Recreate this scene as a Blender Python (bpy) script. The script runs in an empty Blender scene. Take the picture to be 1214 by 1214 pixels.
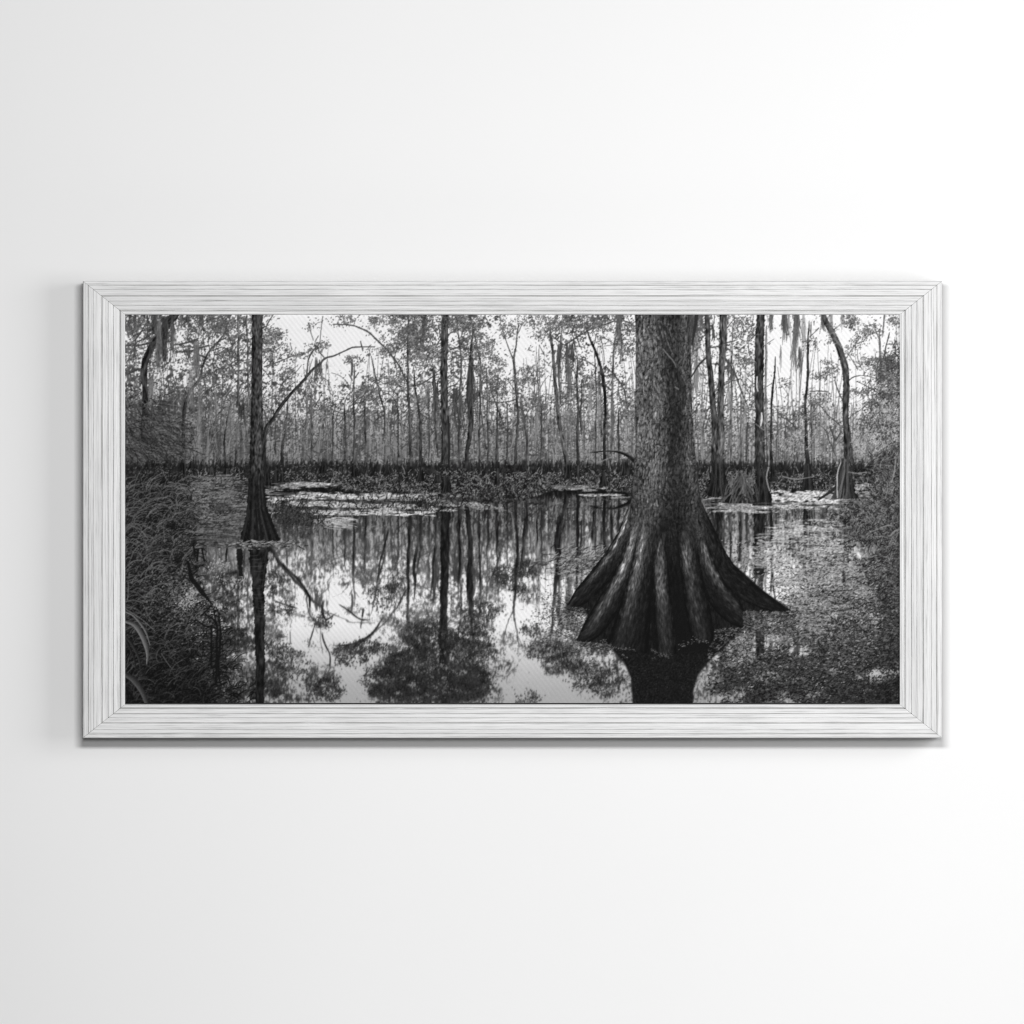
import bpy, bmesh, math
from mathutils import Vector
# ---------------------------------------------------------------- the print: a monochrome swamp picture, drawn in code
# Coordinates inside this section are millimetre-like units of the print: x 148..1068, y 372..833.
import numpy as np
S = 2.4
X0, Y0, X1, Y1 = 148.0, 300.0, 1068.0, 833.0
YT = 372.0
W = int(round((X1 - X0) * S))
H = int(round((Y1 - Y0) * S))
rng = np.random.default_rng(20)
IMG = np.full((H, W), 0.95, np.float32)
YY = (Y0 + (np.arange(H) + .5) / S)[:, None] * np.ones((1, W))
XX = (X0 + (np.arange(W) + .5) / S)[None, :] * np.ones((H, 1))


def put(x, y, v, a=1.0, img=None):
    img = IMG if img is None else img
    x = np.asarray(x); y = np.asarray(y)
    ix = np.floor((x - X0) * S).astype(np.int64); iy = np.floor((y - Y0) * S).astype(np.int64)
    v = np.broadcast_to(np.asarray(v, np.float32), ix.shape)
    a = np.broadcast_to(np.asarray(a, np.float32), ix.shape)
    ok = (ix >= 0) & (ix < W) & (iy >= 0) & (iy < H)
    ix, iy, v, a = ix[ok], iy[ok], v[ok], a[ok]
    img[iy, ix] = img[iy, ix] * (1 - a) + v * a


def noise(sx, sy, seed, h=None, w=None):
    """gaussian noise with correlation lengths sx, sy (print units), unit variance, wraps"""
    h = h or H; w = w or W
    r = np.random.default_rng(seed).standard_normal((h, w))
    fy = np.fft.fftfreq(h)[:, None]; fx = np.fft.rfftfreq(w)[None, :]
    g = np.exp(-2 * np.pi ** 2 * ((fx * sx * S) ** 2 + (fy * sy * S) ** 2))
    n = np.fft.irfft2(np.fft.rfft2(r) * g, s=(h, w))
    n -= n.mean()
    return (n / (n.std() + 1e-9)).astype(np.float32)


def cdf(n):
    return 0.5 * (1 + np.tanh(0.8 * n * (1 + 0.045 * n * n)))


def blur(a, sx, sy):
    h, w = a.shape
    py, px_ = int(sy * S * 3) + 1, int(sx * S * 3) + 1
    p = np.pad(a, ((py, py), (px_, px_)), mode='edge')
    fy = np.fft.fftfreq(p.shape[0])[:, None]; fx = np.fft.rfftfreq(p.shape[1])[None, :]
    g = np.exp(-2 * np.pi ** 2 * ((fx * sx * S) ** 2 + (fy * sy * S) ** 2))
    return np.fft.irfft2(np.fft.rfft2(p) * g, s=p.shape)[py:py + h, px_:px_ + w].astype(np.float32)


def smooth(a, b, x):
    t = np.clip((x - a) / (b - a), 0, 1)
    return t * t * (3 - 2 * t)


def grid(rows, y_first, dy, dx=23.0):
    """a coarse tone grid (digits 0..9) spread over the sheet"""
    g = np.array([[int(c) for c in r.replace(' ', '')] for r in rows], np.float32)
    ys = y_first + dy * (np.arange(g.shape[0]) + .5); xs = X0 + dx * (np.arange(g.shape[1]) + .5)
    wx = XX[0] ; wy = YY[:, 0]
    t = np.stack([np.interp(wx, xs, r) for r in g])
    out = np.empty((H, W), np.float32)
    k = np.clip(np.searchsorted(ys, wy) - 1, 0, len(ys) - 2)
    f = np.clip((wy - ys[k]) / dy, 0, 1)[:, None]
    return t[k] * (1 - f) + t[k + 1] * f


def warp(a, ax, ay, l, seed):
    dx = (noise(l, l, seed) * ax * S).astype(int); dy = (noise(l, l, seed + 1) * ay * S).astype(int)
    iy = np.clip(np.arange(H)[:, None] + dy, 0, H - 1); ix = np.clip(np.arange(W)[None, :] + dx, 0, W - 1)
    return a[iy, ix]


def T(n):
    """origin of one eighth of the sheet"""
    n -= 1
    return (148 + 230 * (n % 4), 372 if n < 4 else 603)


def tp(tile, pts):
    ox, oy = T(tile); k = 230 / 1214
    return np.array([[ox + p[0] * k, oy + p[1] * k] + ([p[2] * k] if len(p) > 2 else []) for p in pts], float)


def curve(P, n):
    """smooth curve through the points, evenly spaced along its length"""
    P = np.asarray(P, float)
    if len(P) == 2:
        t = np.linspace(0, 1, n)[:, None]
        return P[0] * (1 - t) + P[1] * t
    Q = np.vstack([2 * P[0] - P[1], P, 2 * P[-1] - P[-2]])
    u = np.linspace(0, len(P) - 1 - 1e-6, 60 * len(P)); i = u.astype(int); f = (u - i)[:, None]
    a, b, c, d = Q[i], Q[i + 1], Q[i + 2], Q[i + 3]
    C = .5 * (2 * b + (c - a) * f + (2 * a - 5 * b + 4 * c - d) * f ** 2 + (3 * b - a - 3 * c + d) * f ** 3)
    l = np.r_[0, np.cumsum(np.hypot(*np.diff(C[:, :2], axis=0).T))]
    w = np.linspace(0, l[-1], n)
    return np.stack([np.interp(w, l, C[:, k]) for k in range(C.shape[1])], 1)


TEX = noise(.42, 1.7, 900, 700, 700)
TEX2 = noise(1.1, 3.4, 901, 700, 700)


def ribbon(P, shade, wob=0.0, alpha=1.0, img=None, rough=0.0):
    """a tapering stroke; P rows are x, y, width; shade(t, s, length_px) gives the ink"""
    P = np.asarray(P, float)
    L = np.hypot(*np.diff(P[:, :2], axis=0).T).sum()
    n = max(4, int(L * S * 1.5)); wmax = P[:, 2].max(); m = max(2, int(wmax * S * 1.6))
    C = curve(P, n)
    if wob:
        k = np.linspace(0, L, n); ph = rng.uniform(0, 6.28, 4)
        C[:, 0] += wob * (np.sin(k / 9 + ph[0]) + .6 * np.sin(k / 4.1 + ph[1]))
        C[:, 1] += .4 * wob * np.sin(k / 6 + ph[2])
    d = np.gradient(C[:, :2], axis=0); d /= np.hypot(d[:, 0], d[:, 1])[:, None] + 1e-9
    s = np.linspace(-1, 1, m)
    hw = np.maximum(C[:, 2], .35) * .5
    if rough:
        q = rng.standard_normal(n + 40); q = np.convolve(q, np.ones(9) / 3, 'same')[20:-20]
        hw = hw * (1 + rough * q)
    x = C[:, 0][:, None] - d[:, 1][:, None] * s * hw[:, None]
    y = C[:, 1][:, None] + d[:, 0][:, None] * s * hw[:, None]
    t = np.linspace(0, 1, n)[:, None] * np.ones((1, m)); ss = s[None, :] * np.ones((n, 1))
    v = shade(t, ss, t * L, ss * hw[:, None]) if callable(shade) else np.full(t.shape, shade)
    al = np.broadcast_to(alpha(t, ss), t.shape).ravel() if callable(alpha) else alpha
    put(x.ravel(), y.ravel(), np.clip(v, 0, 1).ravel().astype(np.float32), al, img)


def plates(na, nb, seed):
    """cracked bark, wraps: plates longer along axis 0"""
    g = np.random.default_rng(seed); jx = g.uniform(-.42, .42, (na, nb)); jy = g.uniform(-.42, .42, (na, nb)); tn = g.standard_normal((na, nb))
    ii, jj = np.mgrid[0:700, 0:700]
    u = ii * na / 700 + .35 * noise(3, 3, seed, 700, 700); v = jj * nb / 700 + .7 * noise(1.6, 4, seed + 1, 700, 700)
    u0 = np.floor(u).astype(int); v0 = np.floor(v).astype(int)
    best = np.full((700, 700), 9.); sec = best.copy(); tone = np.zeros((700, 700)); side = np.zeros((700, 700))
    for a in (-1, 0, 1):
        for b in (-1, 0, 1):
            ua, vb = (u0 + a), (v0 + b)
            dx = u - (ua + .5 + jx[ua % na, vb % nb]); dy = v - (vb + .5 + jy[ua % na, vb % nb])
            d = np.hypot(dx * .9, dy)
            new = d < best
            sec = np.where(new, best, np.minimum(sec, d)); tone = np.where(new, tn[ua % na, vb % nb], tone); side = np.where(new, dy, side)
            best = np.where(new, d, best)
    c = smooth(0., .30, sec - best)
    return (c * (1 + .22 * tone - .40 * side) + .12 * noise(.4, .7, seed + 2, 700, 700) - .62).astype(np.float32)


PLATE = plates(56, 176, 905)
STREAK = plates(30, 170, 906)


def texl(T_, along, across, o=(0, 0)):
    return T_[(np.asarray(along) * S + o[0]).astype(int) % 700, (np.asarray(across) * S + o[1]).astype(int) % 700]


def bark(base, contrast=.09, light=-.35, edge=.5):
    o = rng.integers(0, 700, 2)

    def f(t, s, l, a):
        n = texl(TEX, l, a, o); n2 = texl(TEX2, l, a, o)
        sh = 1 - edge * np.clip(np.abs(s - light) - .25, 0, 2)
        return base * np.clip(sh, .3, 1.2) + contrast * n * (.6 + base) + .04 * n2
    return f


def leaves(x, y, length, width, ang, val, img=None, alpha=1.0):
    gx, gy = np.meshgrid(np.linspace(-1, 1, 6), np.linspace(-.8, .8, 3))
    gx = gx.ravel(); gy = gy.ravel() * (1 - .75 * gx * gx)
    ca, sa = np.cos(ang)[:, None], np.sin(ang)[:, None]
    u = gx[None] * (length / 2)[:, None]; w = gy[None] * (width / 2)[:, None]
    put((x[:, None] + u * ca - w * sa).ravel(), (y[:, None] + u * sa + w * ca).ravel(),
        np.repeat(val, len(gx)), alpha, img)


def blades(x, y, length, ang, bend, width, val, img=None, alpha=1.0, k=22):
    k = int(max(k, np.max(length) * S * 1.3))
    t = np.linspace(0, 1, k)[None]
    a = ang[:, None] + bend[:, None] * t
    st = (length / k)[:, None]
    px_ = x[:, None] + np.cumsum(np.cos(a) * st, 1); py = y[:, None] + np.cumsum(np.sin(a) * st, 1)
    for o in (-.5, 0, .5):
        w = width[:, None] * (1 - t) ** .6 * o
        put((px_ - np.sin(a) * w).ravel(), (py + np.cos(a) * w).ravel(), np.repeat(val, k), alpha, img)


def cluster(tile, cx, cy, rx, ry, n, size=1.6, v=(.18, .46), img=None, flat=.0):
    """foliage: clumps of leaf strokes inside an ellipse"""
    ox, oy = T(tile); k = 230 / 1214
    cx, cy, rx, ry = ox + cx * k, oy + cy * k, rx * k, ry * k
    nc = max(3, n // 11)
    r = np.sqrt(rng.uniform(0, 1, nc)); th = rng.uniform(0, 6.283, nc)
    qx = cx + rx * r * np.cos(th); qy = cy + ry * r * np.sin(th)
    i = rng.integers(0, nc, n); sp = rng.uniform(1.2, 4.2, nc)[i]
    x = qx[i] + rng.standard_normal(n) * sp * 1.3; y = qy[i] + rng.standard_normal(n) * sp * .8
    val = rng.uniform(v[0], v[1], n) + (rng.uniform(-.05, .08, nc))[i]
    leaves(x, y, rng.uniform(.6, 1.3, n) * size * 1.05, rng.uniform(.5, 1, n) * size * .66, rng.uniform(0, 3.14, n), val, img, .88)


def twigs(tile, x, y, n, length, v=.25, up=-1.57, spread=1.0, w=.6):
    ox, oy = T(tile); k = 230 / 1214
    m = np.ones(n)
    blades(ox + x * k + rng.normal(0, 2, n), oy + y * k + rng.normal(0, 2, n), rng.uniform(.4, 1, n) * length, up + rng.normal(0, spread, n),
           rng.normal(0, .6, n), m * w, m * v + rng.uniform(-.05, .08, n), k=40)


def moss(tile, x, w, y0, y1, n, v=.3, a=.55):
    """hanging strands, long in the middle of the tuft"""
    ox, oy = T(tile); k = 230 / 1214
    n = int(n * .62)
    if w > 55:
        n = int(n * .6); a = a * .6; v = v + .04
    n = int(n * 1.5); cl = rng.normal(0, .45, max(3, n // 18)); ci = rng.integers(0, len(cl), n)
    d = cl[ci] + rng.normal(0, .06, n)
    dip = (12 if w > 55 else 3) * np.interp(d, np.linspace(-1.2, 1.2, 9), rng.uniform(-1, 1, 9))
    L = (y1 - y0) * k * np.clip(1 - d * d * .9, .12, 1) * rng.beta(1.5, 2.0, n) * 1.15 * rng.uniform(.55, 1.1, len(cl))[ci]
    m = np.ones(n)
    blades(ox + (x + d * w * .5) * k, oy + y0 * k + dip + rng.uniform(-2, 4, n) * (4 if w > 55 else 1), L, 1.57 + rng.normal(0, .07, n), rng.normal(0, .10, n),
           m * rng.uniform(.35, .8, n), v + rng.uniform(-.1, .14, n), alpha=a, k=70)


# ------------------------------------------------ 1. sky, far wood and canopy (upper half)
up = grid([
    '1122334455 9962222248 8998765555 5555555555',
    '2222334556 7973222236 8997655555 5555555555',
    '3323333588 8876322234 7887555555 5678777777',
    '4443345699 9877544457 8754555554 6768778688',
    '3345455579 9999545577 8755666555 6668888887',
    '6465654668 8896555557 9765866557 7679987885',
    '4356445678 6877656667 7766668557 6678987864',
    '5543344566 5656665555 5865558557 6668978854',
    '3333454555 4545545665 5774556556 6557877754',
    '3333343444 4444455555 4554555555 5556666654',
    '3333333444 3434444444 4555545555 5555556543',
    '2322333333 3333333434 4444444554 4444445443',
    '2222222222 2222222222 2222222222 2222222222',
], 312, 20)
up = warp(up, 5, 5, 7, 41)
cover = np.clip(1 - (up - .6) / 7.8, 0, 1)
low = smooth(455, 530, YY + 6 * noise(12, 6, 43))
n1 = noise(.55, .55, 1); n2 = noise(1.6, 1.3, 2); n3 = noise(5, 4, 3); nv = noise(.5, 9, 4); nv2 = noise(1.1, 22, 5)
leafy = cdf((n1 * .95 + n2 * .62 + n3 * .42) / 1.21)
strk = cdf((nv * .8 + nv2 * .5 + n1 * .55) / 1.09)
strk = cdf((nv * .5 + nv2 * .35 + n1 * .9 + n2 * .2) / 1.11)
mix = leafy * (1 - low) + strk * low
th = (cover * 1.2 - .16) * (1 - low) + (.35 + .35 * cover) * low
m = smooth(-.2, .2, mix - th)
sky = .955 - .03 * smooth(420, 372, YY)
lightv = sky * (1 - low) + (.42 + .05 * n3 + .36 * (1 - cover) + .07 * smooth(560, 700, XX)) * low
darkv = (.39 + .06 * n2) * (1 - low) + (.29 + .04 * n2 + .05 * smooth(560, 700, XX)) * low
IMG[:] = (darkv * (1 - m) + lightv * m).astype(np.float32)
# leafy strokes following the canopy cover
N = 60000
x = rng.uniform(X0, X1, N * 3); y = rng.uniform(Y0, 545, N * 3)
ix = ((x - X0) * S).astype(int).clip(0, W - 1); iy = ((y - Y0) * S).astype(int).clip(0, H - 1)
pr = (cover[iy, ix] ** 1.3) * (.25 + .9 * (n3[iy, ix] * .5 + n2[iy, ix] * .4 > 0)) * (1 - .75 * smooth(470, 540, y))
k = rng.uniform(0, 1, N * 3) < pr * .26
x, y = x[k], y[k]; n = len(x)
leaves(x, y, rng.uniform(1.0, 2.6, n), rng.uniform(.6, 1.3, n), rng.uniform(0, 3.14, n), rng.uniform(.2, .5, n))
k = rng.uniform(0, 1, n) < .30
leaves(x[k] + 1.2, y[k] - .8, rng.uniform(.8, 1.8, k.sum()), rng.uniform(.5, 1., k.sum()), rng.uniform(0, 3.14, k.sum()), rng.uniform(.5, .8, k.sum()))
# soft haze between the far stems
hz = low * (1 - smooth(546, 560, YY)) * .16
IMG[:] = IMG * (1 - hz) + hz * .42
# left and right edges sink into shade of the thicket
IMG[:] *= 1 - .34 * smooth(330, 150, XX) * smooth(410, 520, YY)

n = 2600
x = rng.uniform(X0, X1, n); y = rng.uniform(330, 520, n)
ix = ((x - X0) * S).astype(int).clip(0, W - 1); iy = ((y - Y0) * S).astype(int).clip(0, H - 1)
kk = rng.uniform(0, 1, n) < cover[iy, ix] * 1.6 - .2
x, y = x[kk], y[kk]; n = len(x)
blades(x, y, rng.uniform(6, 30, n), -1.57 + rng.normal(0, .75, n), rng.normal(0, .7, n), rng.uniform(.4, .9, n), rng.uniform(.16, .36, n), alpha=.75, k=40)
# thin far stems and saplings
n = 420
x = rng.uniform(X0, X1, n); hgt = rng.uniform(40, 150, n)
blades(x, rng.uniform(548, 560, n), hgt, -1.57 + rng.normal(0, .05, n), rng.normal(0, .10, n), rng.uniform(.4, 1.1, n), rng.uniform(.22, .46, n), alpha=.6, k=260)
n = 300
x = rng.uniform(X0 + 60, X1, n)
blades(x, rng.uniform(535, 558, n), rng.uniform(20, 70, n), -1.57 + rng.normal(0, .08, n), rng.normal(0, .15, n), rng.uniform(.4, .7, n), rng.uniform(.45, .65, n), alpha=.4, k=140)
n = 1500
x = rng.uniform(X0, X1, n)
blades(x, rng.uniform(470, 552, n), rng.uniform(5, 22, n), rng.uniform(-3.0, -.1, n), rng.normal(0, .5, n), np.full(n, .6), rng.choice([.2, .25, .3, .5, .6], n), alpha=.45, k=40)

# ------------------------------------------------ 2. trees of the middle distance
def tree(tile, pts, v=.2, c=.07, wob=.25, img=None, rough=.12, light=-.35, edge=.4):
    if pts[0][1] > 10 and pts[0][2] < 22:
        (xa, ya, wa), (xb, yb, wb) = pts[0], pts[1]
        pts = [(xa - (xb - xa) * .35 + rng.uniform(-8, 8), ya - min(90, (yb - ya) * .5), 2.5)] + list(pts)
    big = max(q[2] for q in pts) > 26
    if not big: pts = [(a_, b_, c_ * .84) for a_, b_, c_ in pts]
    ribbon(tp(tile, pts), bark(v + (.02 if big else .085), c, light, edge), wob, 1.0 if big else .9, img, .05 if big else rough)

def limb(tile, pts, v=.17, wob=.3):
    ribbon(tp(tile, [(a, b, c * .76) for a, b, c in pts]), v + .04, wob, .9, None, .15)


# left quarter
tree(1, [(190, -150, 30), (195, 0, 26), (190, 130, 30)], .25)
tree(1, [(380, -80, 50), (320, 0, 48), (265, 75, 46), (205, 165, 44), (150, 250, 40), (125, 340, 36), (130, 480, 30), (128, 620, 36), (122, 800, 40), (110, 1010, 50)], .17, .06)
for q in ([(0, 205, 6), (100, 200, 9), (190, 180, 12)], [(60, 175, 8), (110, 110, 7), (150, 40, 5), (165, 0, 4)], [(70, 185, 9), (140, 150, 9), (190, 110, 8)], [(20, 60, 4), (70, 170, 6)],
          [(20, 380, 9), (90, 350, 13), (130, 365, 14)], [(320, 245, 12), (420, 235, 12), (470, 215, 9), (530, 200, 6)], [(315, 195, 12), (370, 190, 10), (420, 175, 5)],
          [(440, 245, 9), (490, 270, 12), (520, 285, 8)], [(530, 240, 6), (600, 215, 5), (650, 225, 4)], [(345, 205, 5), (420, 210, 7), (450, 250, 10), (450, 400, 8)],
          [(110, 590, 10), (160, 550, 8)], [(690, 230, 4), (712, 300, 5)], [(690, 380, 5), (740, 370, 4)], [(240, 80, 5), (300, 230, 4)], [(480, 220, 5), (570, 190, 4), (610, 145, 4)]):
    limb(1, q, .19)
tree(1, [(640, 110, 5), (590, 175, 8), (530, 240, 10), (490, 330, 13), (470, 410, 16), (405, 500, 18), (378, 590, 19), (368, 680, 20), (372, 860, 16), (378, 1030, 20)], .19, .06)
tree(1, [(712, -60, 14), (712, 80, 15), (714, 300, 14), (710, 480, 13), (712, 575, 16)], .24)
tree(1, [(765, 100, 8), (772, 300, 9), (775, 620, 10)], .28)
tree(1, [(745, 560, 9), (752, 680, 8), (768, 800, 7)], .16)
tree(1, [(660, 580, 6), (640, 680, 9), (626, 800, 11), (634, 930, 14), (645, 1010, 26)], .14)
tree(1, [(700, 760, 6), (694, 960, 8)], .16)
tree(1, [(20, 560, 10), (18, 800, 10), (25, 1140, 14)], .3)
tree(1, [(1016, 620, 6), (1005, 760, 14), (985, 860, 16), (992, 1000, 24)], .15)
tree(1, [(940, 690, 5), (945, 880, 7)], .2)
tree(1, [(1170, 560, 8), (1172, 950, 8)], .3)
for q in ([(1214, 322, 12), (1180, 350, 12), (1100, 440, 14), (1000, 552, 17), (930, 655, 20), (885, 725, 24), (870, 860, 26), (880, 1040, 34)],
          [(1140, 385, 8), (1148, 300, 8), (1180, 235, 10), (1214, 212, 20)]):
    tree(1, q, .16, .05)
for q in ([(870, 335, 7), (940, 312, 7), (1000, 290, 6), (1060, 265, 5), (1130, 255, 4)], [(875, 250, 6), (920, 230, 4)], [(880, 112, 6), (905, 50, 5), (935, 0, 4)], [(1150, 60, 4), (1180, 170, 5)],
          [(1190, 180, 5), (1214, 140, 4)], [(870, 600, 8), (900, 690, 8)]):
    limb(1, q, .2)
for q in ((250, 54, 40, 330, 200, .17), (285, 40, 20, 330, 110, .22), (300, 30, 60, 310, 70, .3), (205, 40, 190, 430, 110, .3), (230, 50, 100, 300, 120, .16), (215, 40, 60, 380, 60, .4), (180, 30, 0, 120, 60, .25), (440, 50, 190, 500, 110, .36), (430, 90, 430, 760, 120, .36),
          (728, 50, 575, 660, 120, .16), (650, 120, 560, 860, 130, .36), (470, 90, 520, 860, 110, .35), (360, 20, 10, 90, 40, .25), (395, 20, 0, 90, 40, .25), (1198, 14, 290, 560, 50, .22),
          (700, 60, 640, 820, 100, .36), (560, 100, 560, 780, 100, .38), (1180, 30, 480, 820, 30, .36)):
    moss(1, *q)
for q in ((30, 40, -10, 150, 60, .2), (75, 40, -10, 120, 60, .22), (140, 40, -10, 180, 70, .2), (165, 30, 180, 330, 60, .22), (60, 30, 200, 300, 40, .25), (480, 40, 0, 110, 50, .25), (530, 60, 0, 90, 50, .3), (110, 40, 350, 500, 60, .24), (160, 50, 420, 640, 60, .4), (400, 40, 210, 330, 50, .25)):
    moss(1, *q)
# feathery thicket at the far left
n = 2600
ox = rng.uniform(148, 236, n); oy = rng.uniform(468, 575, n)
ok = ox < 236 - .5 * np.abs(oy - 525) - np.abs(rng.normal(0, 22, n))
ok &= rng.uniform(0, 1, n) < smooth(462, 520, oy + 8 * np.sin(ox / 9))
ox, oy = ox[ok], oy[ok]; n = len(ox)
blades(ox, oy, rng.uniform(5, 22, n), rng.normal(.35, .5, n) + np.where(rng.uniform(0, 1, n) < .3, -2.6, 0), rng.normal(.3, .4, n), rng.uniform(.4, .8, n),
       rng.choice([.08, .12, .18, .26, .36, .46], n), alpha=.6, k=44)

# second quarter
for q in ([(90, 70, 6), (200, 75, 8), (262, 95, 10), (325, 130, 11), (420, 222, 11), (485, 305, 9), (540, 395, 8)], [(0, 335, 16), (38, 285, 14), (100, 265, 9), (160, 238, 8), (212, 215, 9), (290, 210, 6), (350, 210, 4)],
          [(262, 175, 5), (270, 205, 9), (278, 238, 4)], [(12, 195, 5), (15, 100, 5), (25, 20, 4)], [(0, 235, 8), (30, 275, 8)], [(190, 380, 5), (212, 420, 7)], [(250, 370, 5), (220, 410, 7)],
          [(820, 228, 9), (880, 212, 9), (935, 195, 5)], [(810, 135, 7), (850, 112, 5), (890, 95, 4)], [(740, 200, 5), (785, 130, 7)], [(660, 120, 5), (720, 70, 4)], [(555, 460, 9), (640, 442, 9), (720, 392, 6), (760, 380, 4)],
          [(1020, 525, 5), (1080, 552, 7), (1150, 555, 6), (1214, 548, 5)], [(1150, 90, 5), (1180, 200, 6), (1214, 285, 8)], [(640, 630, 5), (705, 665, 7)], [(900, 290, 5), (990, 292, 4)], [(480, 430, 4), (556, 520, 5)],
          [(560, 440, 8), (500, 330, 6), (470, 270, 5)], [(1090, 420, 5), (1180, 500, 4)], [(815, 460, 6), (870, 440, 4)], [(590, 60, 4), (565, 140, 5)], [(610, 90, 4), (566, 190, 5)]):
    limb(2, q, .2)
for q in ([(222, 400, 9), (220, 560, 9), (224, 760, 12), (220, 1000, 26)], [(340, 322, 7), (362, 430, 9), (398, 560, 10), (412, 640, 9), (405, 800, 6)], [(562, 20, 10), (558, 200, 12), (558, 440, 15), (568, 620, 15), (576, 970, 18)],
          [(600, 450, 9), (632, 640, 12), (640, 900, 18), (636, 1040, 46)], [(662, 20, 16), (655, 120, 13), (655, 190, 9)], [(722, 430, 20), (728, 640, 13), (745, 900, 10)],
          [(872, 130, 6), (893, 300, 9), (882, 500, 14), (878, 760, 16), (880, 960, 15)], [(850, 470, 22), (852, 640, 14), (880, 770, 8)], [(962, 120, 5), (955, 240, 16), (950, 340, 28), (942, 480, 30), (950, 720, 28), (928, 860, 22), (922, 960, 24)],
          [(968, 105, 6), (1008, 300, 8), (1012, 420, 14), (1008, 600, 10), (1004, 960, 12)], [(1052, 440, 6), (1060, 960, 8)], [(1118, 560, 8), (1116, 760, 12), (1118, 1060, 26)], [(290, 640, 12), (292, 880, 10)],
          [(165, 640, 8), (168, 950, 9)], [(495, 570, 8), (500, 900, 8)], [(1015, 620, 5), (1050, 850, 9)], [(90, 700, 7), (86, 940, 8)], [(690, 560, 6), (692, 900, 6)], [(1180, 640, 9), (1182, 950, 10)], [(1090, 520, 5), (1160, 700, 6)]):
    tree(2, q, .19, .06)
tree(2, [(790, -330, 38), (792, -60, 40), (786, 200, 42), (784, 460, 44), (792, 720, 48), (796, 960, 52), (798, 1110, 64)], .24, .08, .1, None, .05, -.1)
ribbon(tp(2, [(810, 640, 12), (815, 800, 14), (808, 1080, 14)]), .11, .2, .8)
ribbon(tp(2, [(772, 760, 8), (772, 1080, 9)]), .1, .2, .8)
for q in ((205, 26, 300, 400, 70, .22), (8, 26, 310, 440, 50, .25), (50, 16, 310, 390, 20, .4), (725, 34, 430, 680, 80, .22), (855, 34, 470, 700, 80, .22), (660, 24, 20, 200, 50, .22), (950, 50, 330, 760, 160, .2),
          (650, 60, 450, 640, 50, .35), (685, 40, 440, 590, 40, .35), (1010, 24, 420, 580, 50, .25), (600, 70, 480, 760, 70, .42), (885, 40, 500, 700, 60, .25)):
    moss(2, *q)

# third quarter
for q in ([(28, 110, 7), (22, 200, 9), (8, 290, 12), (18, 460, 15), (32, 600, 13), (24, 780, 14), (10, 1010, 22)], [(52, 560, 12), (72, 680, 13), (90, 800, 14), (78, 960, 14)], [(402, 330, 9), (400, 440, 13), (408, 600, 15), (404, 780, 14), (408, 1000, 20)],
          [(472, 130, 8), (512, 230, 12), (546, 330, 15), (570, 440, 20), (576, 560, 14), (574, 760, 15), (568, 1000, 20), (566, 1075, 46)], [(430, 490, 8), (424, 640, 9), (430, 760, 6)], [(512, 280, 5), (522, 560, 8), (514, 900, 8)], [(545, 400, 8), (556, 760, 8)],
          [(660, 690, 8), (664, 960, 16)], [(180, 640, 6), (175, 950, 8)]):
    tree(3, q, .15, .05)
for q in ([(238, 150, 12), (252, 280, 15), (268, 460, 18), (284, 640, 18), (312, 800, 20), (348, 990, 28)], [(632, 240, 9), (622, 440, 12), (624, 640, 18), (616, 920, 14)], [(300, 180, 14), (288, 330, 18), (300, 560, 10)]):
    tree(3, q, .28, .07)
for q in ([(330, 198, 9), (400, 150, 8), (500, 95, 8), (580, 70, 8), (640, 48, 8)], [(690, 48, 9), (730, 62, 8), (762, 82, 6)], [(230, 130, 5), (290, 180, 8), (335, 205, 9)], [(250, 170, 6), (220, 140, 4)], [(385, 205, 5), (450, 215, 3)], [(410, 282, 5), (470, 305, 7), (525, 342, 5)],
          [(640, 392, 7), (690, 468, 8), (715, 590, 6)], [(570, 440, 14), (612, 482, 10)], [(575, 330, 6), (640, 390, 7)], [(580, 160, 4), (640, 195, 4)], [(700, 230, 4), (745, 280, 4)], [(190, 290, 5), (250, 345, 5)], [(300, 435, 6), (380, 445, 6)],
          [(240, 590, 5), (170, 690, 4)], [(60, 610, 4), (0, 560, 4)], [(280, 805, 5), (390, 800, 4)], [(95, 885, 6), (150, 885, 4)], [(30, 130, 4), (60, 60, 3)], [(550, 140, 4), (575, 310, 5)]):
    limb(3, q, .19)
for q in ((342, 34, 195, 400, 110, .2), (376, 30, 195, 350, 90, .2), (352, 30, 330, 640, 70, .3), (290, 34, 200, 460, 90, .24), (662, 48, -20, 230, 260, .27), (676, 18, 200, 370, 50, .3), (530, 100, 480, 860, 90, .45), (465, 80, 500, 760, 80, .45), (620, 60, 560, 800, 90, .33),
          (340, 80, 560, 900, 90, .4), (700, 80, 640, 860, 60, .45), (130, 80, 620, 860, 60, .45)):
    moss(3, *q)
ribbon(tp(3, [(480, 872, 2), (570, 862, 5), (650, 864, 10), (705, 882, 18), (768, 926, 30)]), bark(.13, .05), .2)
ribbon(tp(3, [(610, 858, 3), (650, 856, 4), (720, 880, 4), (765, 908, 4)]), .42, .2, .8)
ribbon(tp(3, [(425, 850, 5), (480, 890, 6), (525, 930, 6), (600, 905, 6), (650, 880, 4)]), .48, .2)
ribbon(tp(3, [(425, 770, 4), (500, 830, 4)]), .5, .2)

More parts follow.
